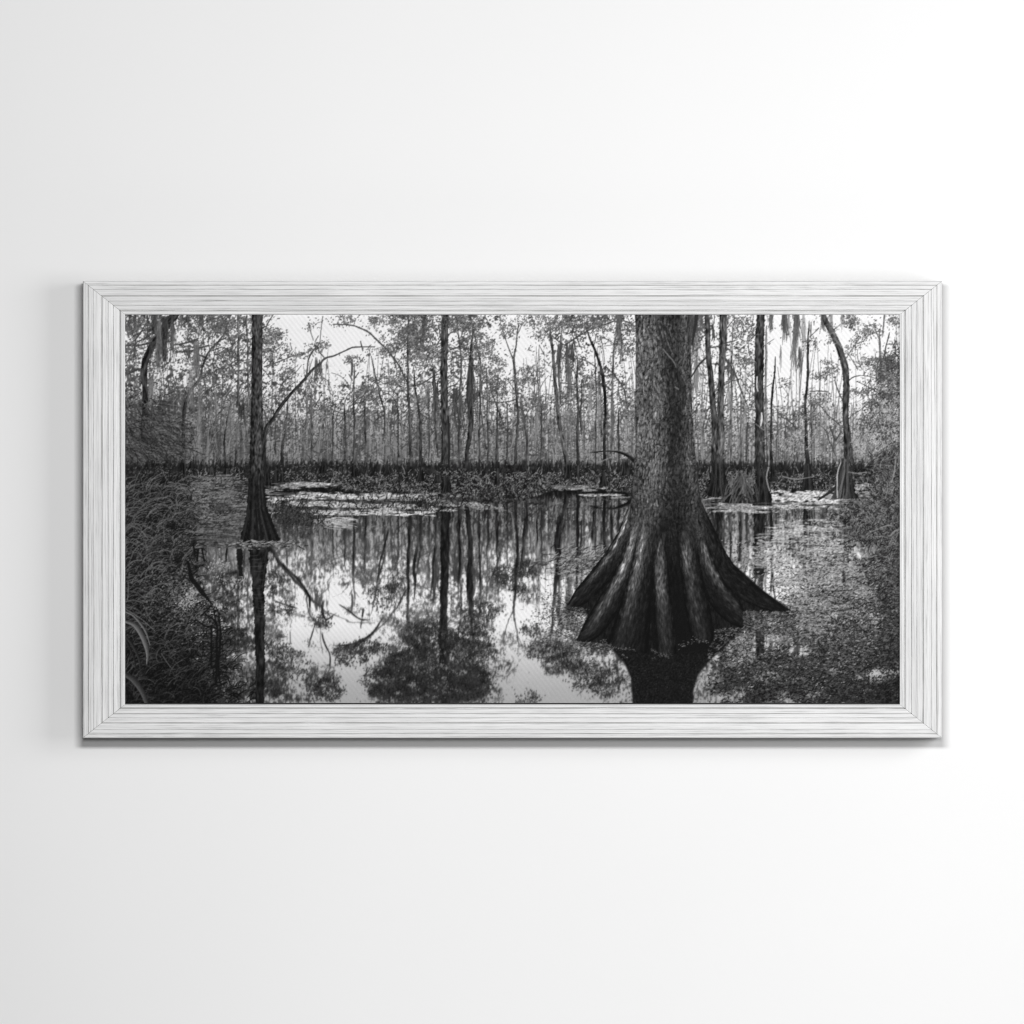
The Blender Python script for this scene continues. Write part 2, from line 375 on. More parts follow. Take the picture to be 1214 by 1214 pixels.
# fourth quarter
tree(4, [(-4, -40, 28), (2, 60, 30), (8, 250, 30), (28, 460, 34), (46, 700, 34), (42, 960, 40), (20, 1120, 60)], .25, .08)
tree(4, [(104, -30, 46), (100, 180, 46), (92, 330, 36), (86, 500, 38), (84, 760, 44), (74, 960, 60), (70, 1130, 120)], .3, .09, .1)
tree(4, [(338, -30, 44), (328, 180, 54), (325, 420, 54), (330, 640, 56), (330, 860, 62), (335, 1040, 76), (345, 1195, 100)], .2, .08, .1, light=-.1)
for q, v in (([(370, 170, 12), (368, 560, 14), (384, 960, 20)], .36), ([(425, 335, 6), (412, 460, 9), (402, 620, 10), (400, 860, 14), (410, 1040, 30)], .17), ([(632, 150, 8), (630, 300, 12), (626, 440, 13), (614, 600, 13), (620, 760, 17), (630, 1010, 30)], .16), ([(652, 590, 8), (655, 960, 10)], .22),
             ([(156, 190, 7), (150, 960, 9)], .32), ([(210, 600, 7), (214, 930, 8)], .35), ([(252, 760, 10), (250, 920, 14)], .22), ([(1080, 170, 8), (1084, 300, 11), (1086, 400, 10)], .25), ([(1110, 0, 9), (1098, 150, 7)], .4)):
    tree(4, q, v, .06)
tree(4, [(716, -40, 24), (742, 50, 32), (790, 140, 36), (835, 240, 38), (862, 340, 40), (870, 460, 38), (866, 640, 38), (878, 800, 46), (886, 930, 62), (880, 1010, 70)], .26, .08, .15)
for q in ([(0, 215, 7), (60, 210, 8), (95, 200, 8)], [(105, 190, 8), (150, 178, 6), (185, 168, 4)], [(95, 255, 16), (130, 310, 13), (175, 380, 10), (220, 500, 7), (255, 590, 5)], [(110, 200, 5), (190, 280, 5)], [(300, 375, 6), (270, 395, 4)], [(760, 490, 7), (700, 486, 6), (640, 490, 4)], [(860, 560, 8), (830, 510, 7), (806, 440, 6), (800, 400, 4)],
          [(700, 570, 5), (760, 640, 6), (832, 700, 7)], [(680, 680, 5), (745, 735, 7), (765, 800, 6), (802, 890, 4)], [(905, 632, 5), (950, 610, 5), (1005, 568, 4)], [(880, 425, 6), (915, 400, 6), (960, 388, 4)], [(460, 645, 6), (510, 672, 6), (560, 722, 6)], [(1050, 100, 5), (1080, 180, 7)],
          [(1086, 310, 8), (1110, 250, 7), (1140, 120, 5)], [(1030, 530, 5), (1080, 580, 6)], [(420, 870, 5), (400, 860, 8)], [(640, 150, 4), (700, 90, 4)], [(1180, 250, 8), (1210, 300, 9)], [(870, 280, 5), (900, 230, 4), (930, 190, 3)], [(770, 700, 10), (800, 790, 12), (830, 750, 7)], [(510, 795, 4), (600, 800, 4)]):
    limb(4, q, .19)
for q in ((486, 34, -20, 225, 170, .2), (520, 60, -10, 190, 160, .3), (560, 50, -10, 190, 190, .24), (545, 24, 100, 490, 70, .36), (584, 20, 230, 490, 110, .24), (600, 60, 60, 330, 90, .4), (400, 24, -10, 160, 90, .27), (460, 10, 220, 360, 24, .4), (720, 24, -10, 150, 90, .22), (775, 70, -10, 120, 120, .28), (840, 50, -10, 140, 60, .5), (645, 40, 60, 170, 50, .25),
          (130, 26, 300, 420, 60, .25), (158, 22, 340, 500, 80, .25), (145, 60, 480, 760, 70, .4), (45, 40, 90, 200, 70, .2), (676, 14, 180, 240, 30, .4), (240, 90, 640, 880, 80, .45), (690, 100, 640, 900, 60, .45), (120, 40, 250, 340, 40, .4)):
    moss(4, *q)
ribbon(tp(4, [(312, 395, 7), (310, 450, 8), (318, 490, 4)]), .72, .2)
ribbon(tp(4, [(340, 620, 6), (342, 660, 10), (336, 705, 5)]), .8, .2)
ribbon(tp(4, [(357, 460, 4), (360, 760, 5)]), .55, .3, .6)
ribbon(tp(4, [(305, 690, 5), (355, 730, 4)]), .5, .2)
# leaf sprays that stand out against the sky
for q in ((1, 930, 160, 70, 70, 420), (1, 900, 220, 40, 60, 160), (1, 1080, 262, 70, 25, 120), (1, 1010, 400, 60, 45, 170), (1, 1175, 60, 30, 40, 50), (1, 1185, 225, 30, 25, 90), (1, 560, 60, 130, 80, 700), (1, 60, 60, 70, 60, 300), (1, 30, 260, 40, 40, 130), (1, 640, 300, 90, 80, 380),
          (2, 160, 40, 70, 35, 160), (2, 370, 50, 45, 30, 160), (2, 400, 160, 18, 18, 40), (2, 30, 205, 34, 24, 90), (2, 240, 300, 70, 30, 150), (2, 420, 240, 60, 40, 200), (2, 560, 190, 90, 110, 800), (2, 680, 270, 110, 70, 500), (2, 520, 80, 90, 60, 360), (2, 900, 60, 110, 55, 560), (2, 1000, 200, 100, 80, 500),
          (2, 1050, 330, 100, 80, 420), (2, 1180, 110, 50, 60, 200), (2, 290, 520, 80, 70, 420), (2, 480, 400, 90, 50, 260), (2, 330, 250, 30, 30, 40), (2, 1080, 470, 110, 60, 300), (2, 640, 100, 70, 70, 260),
          (3, 200, 80, 90, 90, 360), (3, 70, 40, 60, 40, 110), (3, 320, 60, 80, 60, 380), (3, 90, 400, 90, 60, 420), (3, 150, 560, 90, 50, 250), (3, 440, 60, 90, 40, 250), (3, 460, 440, 60, 50, 220), (3, 710, 160, 60, 110, 300), (3, 720, 620, 40, 50, 180), (3, 300, 540, 60, 50, 160), (3, 110, 240, 14, 14, 12), (3, 560, 70, 80, 50, 200),
          (4, 230, 100, 70, 80, 300), (4, 230, 270, 70, 60, 240), (4, 760, 350, 50, 50, 170), (4, 700, 400, 60, 25, 100), (4, 700, 530, 60, 50, 150), (4, 900, 60, 50, 50, 230), (4, 1030, 100, 60, 50, 240), (4, 960, 180, 50, 40, 100), (4, 1010, 310, 70, 40, 260), (4, 960, 500, 50, 30, 120), (4, 650, 180, 30, 40, 70), (4, 470, 430, 60, 30, 60), (4, 600, 640, 70, 60, 200),
          (4, 900, 220, 25, 40, 60), (4, 1180, 50, 40, 60, 140), (4, 800, 120, 60, 80, 110)):
    cluster(*q)
for q in ((4, 1150, 420, 90, 160, 2200), (4, 1120, 640, 110, 150, 1800), (4, 1150, 820, 90, 120, 1400)):
    cluster(*q, size=1.5, v=(.10, .42))
for q in ((4, 1150, 500, 90, 160, 420), (4, 1110, 700, 110, 160, 900), (4, 1000, 820, 90, 80, 300), (4, 540, 800, 160, 80, 300)):
    cluster(*q, size=1.1, v=(.5, .75))
# canopy outside the sheet, only seen mirrored in the pool
for q in ((2, 560, -80, 200, 110, 2600), (2, 800, -150, 260, 130, 3600), (2, 480, -190, 150, 80, 900), (1, 1180, -140, 50, 70, 260), (2, 60, -130, 60, 80, 300), (1, 900, -120, 120, 100, 900), (3, 330, -60, 140, 60, 700)):
    cluster(*q, size=1.9, v=(.12, .34))

# ------------------------------------------------ 3. far bank: dark knees, brush
bank_top = 551 + 1.5 * noise(14, 1, 61)[:1]
jag = np.interp(XX[0], np.arange(X0, X1 + 1, 1.3), 551.5 + 1.6 * np.sin(np.arange(X0, X1 + 1, 1.3) / 23) * np.sin(np.arange(X0, X1 + 1, 1.3) / 61 + 1) + rng.normal(0, 1.5, len(np.arange(X0, X1 + 1, 1.3))) - 4 * (rng.uniform(0, 1, len(np.arange(X0, X1 + 1, 1.3))) > .9))
ink = smooth(-4, 3, YY - jag[None] + 1.2 * noise(.8, 1.5, 66)) * .9
fade = .09 + .05 * noise(1.2, 1.5, 62)
b = IMG * (1 - ink) + np.clip(fade, .03, .3) * ink
keep = smooth(573, 562, YY + 3 * noise(8, 3, 63))
IMG[:] = np.where(YY > 545, b, IMG)
tone = np.clip(.20 + .11 * noise(.6, .6, 64) + .05 * noise(3, 2, 65), .05, .6)
IMG[:] = np.where(YY > 558, IMG * keep + tone * (1 - keep), IMG)
n = 900
x = rng.uniform(X0, X1, n)
blades(x, rng.uniform(553, 562, n), rng.uniform(3, 13, n), -1.57 + rng.normal(0, .12, n), rng.normal(0, .2, n), rng.uniform(.5, 1.4, n), rng.uniform(.06, .18, n), alpha=.75, k=40)
n = 5200
x = rng.uniform(X0, X1, n); y = rng.uniform(560, 592, n)
blades(x, y, rng.uniform(2.5, 9, n), rng.uniform(-2.9, -.2, n), rng.normal(0, .9, n), rng.uniform(.4, .9, n), rng.choice([.05, .08, .12, .2, .34, .45, .55], n), alpha=.85, k=24)
x = rng.uniform(X0, X1, n); y = rng.uniform(562, 592, n)
leaves(x, y, rng.uniform(1, 2.6, n), rng.uniform(.6, 1.3, n), rng.uniform(0, 3.1, n), rng.choice([.06, .1, .16, .25, .4, .5], n))


n = 900
gx0 = rng.uniform(X0, X1, 26)
x = gx0[rng.integers(0, 26, n)] + rng.normal(0, 9, n); y = rng.normal(555, 4.5, n)
leaves(x, y, rng.uniform(.8, 2.4, n), rng.uniform(.5, 1.2, n), rng.uniform(0, 3.1, n), rng.choice([.08, .14, .22, .32, .42], n), alpha=.85)


def cone(tile, x, y0, y1, w0, w1, v=.09):
    ox, oy = T(tile); k = 230 / 1214
    P = tp(tile, [(x, y0, w0), (x, .5 * (y0 + y1), .38 * w1 + .62 * w0), (x, y1, w1)])
    ribbon(P, bark(v, .05), .1, lambda t, s: smooth(0, .45, t), None, .06)
    for i in range(max(2, int(w1 / 14))):
        f = rng.uniform(-.5, .5)
        ribbon(tp(tile, [(x + f * w0, y0 + 10, 3), (x + f * w1 * .55, .4 * y0 + .6 * y1, 4), (x + f * w1, y1, 5)]), v + rng.uniform(.03, .2), .1, .7)


for q in ((1, 545, 950, 1035, 16, 76), (1, 640, 960, 1015, 14, 50), (1, 690, 985, 1040, 14, 52), (1, 890, 880, 1075, 26, 60), (1, 945, 950, 1078, 14, 50), (1, 985, 970, 1075, 12, 40), (1, 375, 900, 1035, 14, 26), (2, 637, 950, 1045, 18, 52), (2, 745, 1000, 1060, 20, 60), (2, 798, 1000, 1120, 44, 66),
          (2, 220, 930, 1020, 14, 34), (2, 1118, 960, 1065, 12, 36), (2, 30, 900, 1000, 14, 50), (3, 345, 920, 1030, 26, 50), (3, 567, 980, 1078, 18, 52), (3, 408, 940, 1020, 16, 36), (3, 700, 900, 1010, 30, 60), (4, 70, 950, 1135, 60, 150), (4, 345, 960, 1195, 66, 110), (4, 410, 940, 1045, 14, 36), (4, 630, 930, 1100, 22, 80),
          (1, 420, 920, 970, 10, 40), (2, 430, 930, 1000, 12, 44)):
    cone(*q)
def right_bases():
    # the root clumps at the right
    cone(4, 205, 1000, 1185, 44, 215, .05)
    for i in range(30):
        f = rng.uniform(-1, 1); g = rng.uniform(-1, 1); y0 = rng.uniform(985, 1110)
        ribbon(tp(4, [(205 + g * 45 * (y0 - 940) / 150, y0, 3), (205 + (f + g) * 48 + rng.uniform(-16, 16), y0 + 60, 5), (205 + f * 128, 1186 - 22 * f * f, 6)]), rng.uniform(.10, .42), .7, .85)
    for i in range(12):
        x_ = rng.uniform(120, 290)
        ribbon(tp(4, [(x_, rng.uniform(960, 1050), 3), (x_ + rng.uniform(-30, 30), 1060, 4), (x_ + rng.uniform(-50, 50), 1130, 4)]), rng.uniform(.3, .5), .9, .8)
    cone(4, 865, 950, 1155, 60, 150, .06)
    for i in range(26):
        f = rng.uniform(-1, 1)
        ribbon(tp(4, [(870 + f * 25, 900 + rng.uniform(0, 60), 4), (865 + f * 45 + rng.uniform(-14, 14), 1060, 7), (850 + f * 80 + rng.uniform(-14, 14), 1160, 6)]), rng.uniform(.07, .4), .5, .85)
    ribbon(tp(4, [(845, 930, 14), (820, 1010, 14), (800, 1090, 16), (695, 1165, 10)]), .15, .4)
    ribbon(tp(4, [(838, 930, 5), (812, 1020, 6), (815, 1150, 6)]), .62, .4)
    ribbon(tp(4, [(385, 960, 6), (370, 1030, 7), (392, 1110, 6)]), .5, .3)
    ribbon(tp(4, [(470, 1020, 5), (560, 1035, 5), (670, 1020, 4)]), .5, .4, .7)
    ribbon(tp(4, [(880, 990, 5), (940, 1000, 5), (1000, 990, 4)]), .5, .4, .7)


right_bases()
UPPER = IMG.copy()

# ------------------------------------------------ 4. the pool: mirrored wood, ripples, floating mats
AX = 575.0
rip = noise(4, 1.0, 71) * .35 + noise(16, 4.0, 72) * .7
amp = .35 + .3 * smooth(585, 640, YY)
sy = 2 * AX - YY - 13 * smooth(650, 596, YY) + .4 * noise(3, 1.0, 73)
sx = XX + rip * amp * .8
iy = np.clip(((sy - Y0) * S).astype(int), 0, H - 1); ix = np.clip(((sx - X0) * S).astype(int), 0, W - 1)
R = UPPER[iy, ix]
R = .55 * R + .45 * blur(R, .7, 1.6)
R = np.clip(R - .06, 0, 1)
R = np.clip(np.where(R < .3, R * .7, .21 + (R - .3) * 1.5), .04, .94)         # darker than the wood itself
R = R ** (1 - .30 * smooth(606, 655, YY))
fall = 1 - .02 * smooth(640, 700, YY) - .32 * smooth(710, 835, YY)
R = R * fall
R = R * (1 - .42 * smooth(290, 190, XX + 10 * noise(12, 12, 74))) + .05 * smooth(300, 190, XX)
edge_pts = np.array([(148, 566), (215, 566), (300, 572), (330, 580), (378, 572), (398, 574), (408, 582), (440, 585), (500, 584), (530, 588), (560, 592), (608, 594), (640, 588), (660, 578), (712, 577), (720, 582), (748, 584), (832, 590), (860, 596), (910, 590), (930, 580), (1000, 584), (1068, 590)], float)
shore = np.interp(XX[0], edge_pts[:, 0], edge_pts[:, 1])[None] + 1.1 * noise(9, 1.6, 75)
wet = smooth(-2.2, 2.2, YY - shore + .8 * noise(1.2, .6, 76))
IMG[:] = IMG * (1 - wet) + R * wet

def mat(x, y, rx, ry, v, dens=1.0, tilt=.0, seed=None):
    """a raft of duckweed seen flat: level streaks"""
    global IMG
    seed = seed or int(x * 7 + y)
    x0, x1 = int(max(0, (x - rx * 1.7 - X0) * S)), int(min(W, (x + rx * 1.7 - X0) * S)); y0, y1 = int(max(0, (y - ry * 2.0 - Y0) * S)), int(min(H, (y + ry * 2.0 - Y0) * S))
    if x1 - x0 < 8 or y1 - y0 < 8: return
    xx, yy = XX[y0:y1, x0:x1], YY[y0:y1, x0:x1]
    h, w = xx.shape
    nn = np.clip(noise(7, .9, seed, h, w) * .6 + noise(2.2, .5, seed + 1, h, w) * .5, -1.1, 2)
    r = ((xx - x) / rx) ** 2 + ((yy - y - tilt * (xx - x)) / ry) ** 2
    a = smooth(.35, -.35, r - .66 + nn * .75) * dens * .95
    g = noise(.6, .35, seed + 2, h, w)
    val = np.clip(v * .92 + .17 * g * v + .07 * nn, .1, .95)
    IMG[y0:y1, x0:x1] = IMG[y0:y1, x0:x1] * (1 - a) + val * a


for q in ((250, 582, 60, 9, .33), (240, 598, 50, 14, .3), (262, 615, 46, 14, .27), (255, 632, 40, 14, .24), (225, 612, 30, 20, .22), (285, 600, 40, 5, .5), (275, 590, 40, 4, .42), (250, 574, 40, 4, .36)):
    mat(*q[:4], q[4] + .08, .8)
for q in ((350, 576, 40, 4, .62), (372, 574, 26, 3, .72), (350, 586, 40, 3, .75), (390, 588, 45, 4, .82), (435, 590, 55, 4, .8), (470, 588, 40, 4, .82), (410, 598, 55, 5, .74), (460, 600, 60, 5, .72), (505, 590, 40, 5, .6), (360, 598, 26, 4, .7), (375, 608, 50, 4, .72), (440, 608, 60, 3, .8), (490, 609, 40, 3, .85), (395, 618, 22, 5, .62), (550, 598, 50, 2.4, .66), (580, 602, 30, 2, .55), (335, 592, 20, 4, .8), (318, 583, 20, 3, .7), (522, 605, 26, 3, .7), (330, 618, 16, 4, .4)):
    mat(*q)
for q in ((690, 579, 32, 3.2, .62), (715, 587, 34, 1.6, .7), (665, 577, 20, 2, .4), (735, 590, 16, 1.5, .6)):
    mat(*q)
for q in ((930, 590, 52, 8, .84), (975, 590, 44, 7, .82), (1010, 580, 26, 8, .66), (900, 600, 60, 5, .7), (870, 600, 44, 4, .55), (960, 600, 50, 4, .74), (850, 592, 20, 2.4, .6), (1030, 592, 30, 6, .5), (885, 606, 38, 2.4, .72), (1010, 605, 30, 6, .45)):
    mat(*q)
n = 4200
x = rng.normal(255, 30, n); y = rng.uniform(563, 650, n)
kk = (x > 195) & (x < 300)
x, y = x[kk], y[kk]; n = len(x)
blades(x, y, rng.uniform(1.2, 4.5, n), rng.normal(0, .4, n), rng.normal(0, .6, n), rng.uniform(.4, .9, n), rng.choice([.1, .18, .3, .42, .5, .58], n) * np.interp(y, [563, 620, 650], [1.1, 1., .85]), alpha=.65, k=12)
n = 240
x = rng.normal(262, 26, n); y = rng.uniform(563, 640, n)
blades(x, y, rng.uniform(6, 22, n), rng.normal(.02, .06, n), rng.normal(0, .1, n), rng.uniform(.5, 1.1, n), rng.choice([.1, .14, .4, .5], n), alpha=.55, k=30)
for q in ((4, 68, 880, 1142, 56, 150, .1), (4, 345, 920, 1200, 66, 122, .08), (4, 410, 930, 1050, 14, 40, .1), (4, 628, 930, 1104, 22, 84, .08), (3, 567, 970, 1080, 16, 56, .09)):
    cone(*q)
right_bases()
# dark water lanes and grass tufts across the mats
for q in ((330, 586, 30, 2.2, .2), (420, 594, 40, 2, .25), (460, 596, 40, 1.5, .22), (370, 602, 30, 3, .3), (920, 597, 34, 1.4, .3), (985, 599, 40, 1.6, .18), (340, 608, 18, 3, .16)):
    mat(*q, .8)
n = 800
tx = np.concatenate([rng.normal(c, s, n // 5) for c, s in ((345, 14), (440, 40), (520, 24), (362, 12), (590, 30))]); ty = np.concatenate([rng.normal(c, s, n // 5) for c, s in ((606, 7), (598, 6), (598, 6), (616, 6), (594, 5))])
n = len(tx)
blades(tx, ty, rng.uniform(3, 8, n), -1.57 + rng.normal(0, .7, n), rng.normal(0, .7, n), rng.uniform(.5, 1, n), rng.choice([.06, .1, .16, .3], n), alpha=.8, k=24)
cluster(5, 1040, 60, 90, 60, 1100, 1.6, (.06, .3))
cluster(5, 1100, 155, 60, 18, 240, 1.6, (.1, .3))
cluster(5, 985, 40, 40, 40, 200, 1.5, (.1, .3))
cluster(5, 600, -10, 60, 30, 400, 1.6, (.06, .4))
n = 60
bx = rng.uniform(385, 415, n)
blades(bx, rng.uniform(612, 627, n), rng.uniform(4, 12, n), rng.normal(.05, .12, n), rng.normal(0, .15, n), rng.uniform(.5, 1, n), rng.uniform(.5, .9, n), alpha=.7, k=60)

# bough reflections, darker than the mirror alone gives
for tile, q in ((5, [(960, 320, 12), (1030, 385, 16), (1110, 470, 14), (1155, 560, 12), (1165, 640, 12), (1200, 700, 18)]), (5, [(1195, 720, 6), (1150, 840, 4)]), (5, [(925, 570, 6), (1010, 600, 9), (1100, 630, 6)]), (5, [(1035, 760, 4), (1037, 850, 4)]), (6, [(20, 760, 9), (45, 860, 9), (70, 920, 7), (70, 1020, 6)]), (6, [(30, 560, 14), (25, 640, 18), (50, 690, 10), (130, 640, 6)]),
                (6, [(100, 850, 6), (180, 850, 10), (260, 825, 15), (330, 780, 14), (400, 690, 9), (440, 640, 8)]), (6, [(120, 590, 6), (200, 645, 10), (265, 690, 9), (340, 690, 5)]), (6, [(277, 620, 10), (272, 690, 10)]),
                (6, [(780, 0, 40), (790, 200, 50), (785, 450, 48), (780, 620, 40), (775, 800, 48), (780, 1000, 40), (800, 1214, 58)]), (6, [(565, 60, 14), (560, 300, 16), (556, 660, 18)]), (6, [(440, 110, 10), (395, 300, 12), (350, 520, 7)]), (6, [(620, 210, 10), (600, 340, 22), (602, 520, 12)]), (6, [(730, 210, 10), (712, 420, 13), (695, 600, 7)]), (6, [(880, 20, 12), (882, 320, 16), (870, 600, 9)]),
                (6, [(935, 20, 16), (948, 330, 28), (940, 500, 36), (950, 690, 20)]), (6, [(1005, 60, 9), (1008, 600, 8)]), (6, [(1120, 60, 12), (1118, 270, 14)]), (6, [(220, 80, 14), (218, 300, 10), (210, 480, 6)]), (6, [(500, 600, 8), (545, 500, 6)]), (6, [(1060, 60, 8), (1062, 240, 6)]),
                (7, [(15, 0, 14), (28, 240, 17), (18, 440, 14), (8, 640, 9)]), (7, [(85, 20, 13), (60, 240, 12), (48, 400, 8)]), (7, [(300, 0, 30), (280, 220, 32), (285, 330, 30), (262, 580, 24)]), (7, [(405, 0, 14), (405, 300, 13), (388, 500, 7)]), (7, [(508, 0, 14), (495, 230, 14)]), (7, [(560, 0, 12), (572, 230, 16)]), (7, [(150, 60, 8), (150, 260, 9)]), (7, [(430, 60, 6), (428, 240, 6)]), (7, [(620, 20, 14), (615, 240, 18)])):
    ribbon(tp(tile, [(a_, b_, c_ * (.8 if c_ < 25 else 1)) for a_, b_, c_ in q]), bark(.10, .05), .5, lambda t, s: .86 * smooth(0, .12, t) * smooth(1, .72, t) + .0 * s, None, .1)
for q in ((8, 325, 30, 410, 66), (8, 610, 0, 460, 16), (8, 75, 20, 260, 34), (8, 205, 80, 330, 14), (8, 402, 10, 520, 10), (8, 640, 10, 340, 10), (8, 515, 140, 290, 7), (8, 145, 150, 360, 8), (8, 610, 560, 800, 14)):
    t_, x_, a_, b_, w_ = q
    ribbon(tp(t_, [(x_, a_, w_), (x_ + 3, (a_ + b_) / 2, w_), (x_ - 2, b_, w_)]), bark(.13, .06), .3, .9, None, .1)
# leaf masses mirrored near the front edge
for q in ((6, 700, 800, 170, 100, 1500), (6, 950, 850, 160, 130, 1700), (6, 430, 1080, 150, 100, 1300), (6, 900, 1080, 200, 120, 1900), (6, 600, 950, 170, 100, 1200), (6, 620, 1130, 180, 80, 1300), (6, 200, 910, 110, 70, 700), (6, 330, 860, 130, 40, 350), (6, 60, 1130, 80, 80, 600), (6, 1150, 420, 60, 60, 420), (6, 1000, 640, 130, 60, 500), (6, 30, 700, 40, 50, 160), (6, 400, 560, 100, 80, 240),
          (7, 90, 380, 80, 60, 460), (7, 30, 500, 40, 40, 160), (7, 210, 880, 110, 70, 700), (7, 330, 950, 100, 80, 700), (7, 470, 1050, 110, 90, 650), (7, 600, 1080, 100, 100, 560), (7, 90, 1180, 60, 40, 160), (7, 120, 760, 70, 40, 200), (5, 960, 880, 90, 90, 420), (5, 1060, 960, 110, 90, 500), (5, 940, 460, 60, 80, 260), (5, 1000, 620, 70, 40, 160), (5, 640, 700, 110, 160, 900), (5, 720, 830, 90, 80, 600), (5, 660, 480, 80, 130, 500),
          (5, 930, 1120, 60, 60, 350), (5, 780, 1130, 120, 70, 600), (5, 1190, 1150, 40, 50, 140), (6, 470, 480, 70, 80, 200), (5, 600, 1000, 120, 80, 500)):
    cluster(*q, size=1.6, v=(.04, .2))
for q in ((6, 620, 1080, 220, 120, 260), (6, 900, 900, 220, 250, 320), (7, 420, 1000, 160, 120, 240), (7, 200, 850, 110, 60, 160), (5, 1000, 950, 120, 120, 160), (5, 700, 1020, 130, 120, 320)):
    cluster(*q, size=1.3, v=(.35, .58))

soft = smooth(612, 640, YY) * smooth(225, 260, XX)
IMG[:] = IMG * (1 - .6 * soft) + blur(IMG, .45, 1.1) * .6 * soft
# ------------------------------------------------ 5. the leaning weed cover at the right and the left bank
dens = np.clip(smooth(905, 1010, XX + .30 * (YY - 690)) * smooth(600, 660, YY + .22 * (XX - 930)) + .9 * smooth(765, 800, YY - .0 * XX) * smooth(838, 870, XX + .4 * (YY - 790)), 0, 1)
dens = np.clip(dens + .45 * noise(9, 5, 81) * dens, 0, 1)
dk = .10 + .04 * noise(2, 1.2, 82) - .02 * smooth(760, 833, YY)
open_ = smooth(720, 640, YY + .55 * (XX - 970) + 10 * noise(10, 6, 83)) * .6
A = dens * (.64 - .8 * open_)
IMG[:] = IMG * (1 - A) + np.clip(dk, .03, 1) * A
N = 52000
x = rng.uniform(838, 1068, N); y = rng.uniform(600, 833, N)
ix = ((x - X0) * S).astype(int); iy = ((y - Y0) * S).astype(int).clip(0, H - 1)
k = rng.uniform(0, 1, N) < (dens * (1 - .75 * open_))[iy, ix] * .8
x, y = x[k], y[k]; n = len(x)
lum = np.interp(y, [600, 680, 740, 790, 833], [.46, .46, .38, .27, .2]) * (1 - .25 * smooth(1010, 1068, x))
v = lum * rng.choice([.15, .25, .4, .6, .9, 1.15, 1.4], n)
blades(x, y, rng.uniform(1.5, 5, n), rng.choice([0, 3.14], n) + rng.normal(0, .45, n), rng.normal(0, .8, n), rng.uniform(.5, 1.2, n), v, alpha=.85, k=14)
for x_, y_, a_, b_ in ((925, 640, 14, 20), (945, 625, 10, 10), (975, 645, 22, 24), (978, 682, 22, 14), (930, 672, 18, 12), (945, 690, 22, 12), (965, 738, 16, 12), (930, 752, 20, 8), (882, 766, 12, 12), (1005, 676, 14, 10), (1010, 700, 20, 8), (905, 655, 12, 16), (990, 720, 16, 8), (955, 715, 26, 10)):
    mat(x_, y_, a_ * 1.25, b_ * 1.2, .8 - .0022 * max(0, y_ - 640), .72)
# sparse weed flecks on the open water between
N = 9000
x = rng.uniform(690, 1040, N); y = rng.normal(700, 55, N)
ix = ((x - X0) * S).astype(int).clip(0, W - 1)
k = (y > 640) & ((x > 850) | (y > 690)) & (rng.uniform(0, 1, N) < np.where(x > 850, .8, .35))
x, y = x[k], y[k]; n = len(x)
blades(x, y, rng.uniform(1.2, 3.5, n), rng.normal(0, .35, n), rng.normal(0, .6, n), rng.uniform(.5, 1, n), rng.choice([.12, .2, .3, .45, .6, .7], n), alpha=.7, k=10)
N = 2600
x = rng.normal(690, 22, N); y = rng.normal(738, 16, N) + .25 * (x - 690)
leaves(x, y, rng.uniform(1.2, 3, N), rng.uniform(.5, 1.1, N), rng.normal(0, .4, N), rng.choice([.08, .15, .3, .45, .55], N), alpha=.8)
N = 700
x = rng.normal(690, 20, N); y = rng.normal(668, 9, N)
blades(x, y, rng.uniform(3, 10, N), rng.normal(-.25, .3, N), rng.normal(0, .6, N), rng.uniform(.4, .9, N), rng.choice([.15, .25, .5, .62], N), alpha=.7, k=24)

# right thicket over the water
N = 7000
x = 1068 - np.abs(rng.normal(0, 34, N)); y = rng.uniform(540, 668, N)
k = x > 1000 + rng.normal(0, 7, N); x, y = x[k], y[k]; n = len(x)
k = ((y < 648 - .5 * np.abs(x - 1030)) & ((y > 600) | (x > 1068 - rng.normal(26, 9, n)))) | (x > 1052); x, y = x[k], y[k]; n = len(x)
leaves(x, y, rng.uniform(2, 5, n), rng.uniform(1, 2.5, n), rng.uniform(0, 3.1, n), rng.choice([.05, .08, .12, .18], n), alpha=.75)
blades(x, y, rng.uniform(4, 12, n), rng.uniform(0, 6.28, n), rng.normal(0, .9, n), rng.uniform(.4, .8, n), rng.choice([.06, .12, .2, .32, .44, .55], n), alpha=.75, k=26)
for q in ([(1180, 900, 4), (1170, 1000, 6), (1150, 1060, 4)], [(1060, 945, 4), (1160, 950, 3)], [(1214, 850, 4), (1190, 960, 5)]):
    ribbon(tp(4, q), .55, .3, .8)
for q in ([(1145, 170, 8), (1175, 140, 8), (1205, 130, 5)], [(1080, 120, 5), (1130, 105, 6), (1160, 110, 3)], [(950, 30, 4), (1010, 25, 4), (1050, 60, 3)]):
    ribbon(tp(8, q), .5, .3, .9)
for q in ([(985, 960, 10), (980, 1160, 14)], [(1010, 1000, 16), (1020, 1170, 22)], [(1045, 1060, 14), (1060, 1170, 9)], [(850, 370, 26), (860, 440, 30), (850, 490, 16)], [(300, 780, 30), (325, 860, 52), (310, 950, 30)], [(70, 950, 50), (100, 1010, 60)], [(690, 1080, 9), (740, 1000, 7)], [(180, 860, 30), (165, 940, 26)], [(560, 1000, 9), (470, 1070, 6)]):
    ribbon(tp(8, q), bark(.09, .04), .5, lambda t, s: .7 * smooth(0, .35, t) * smooth(1, .6, t) * smooth(1, .3, np.abs(s)), None, .2)

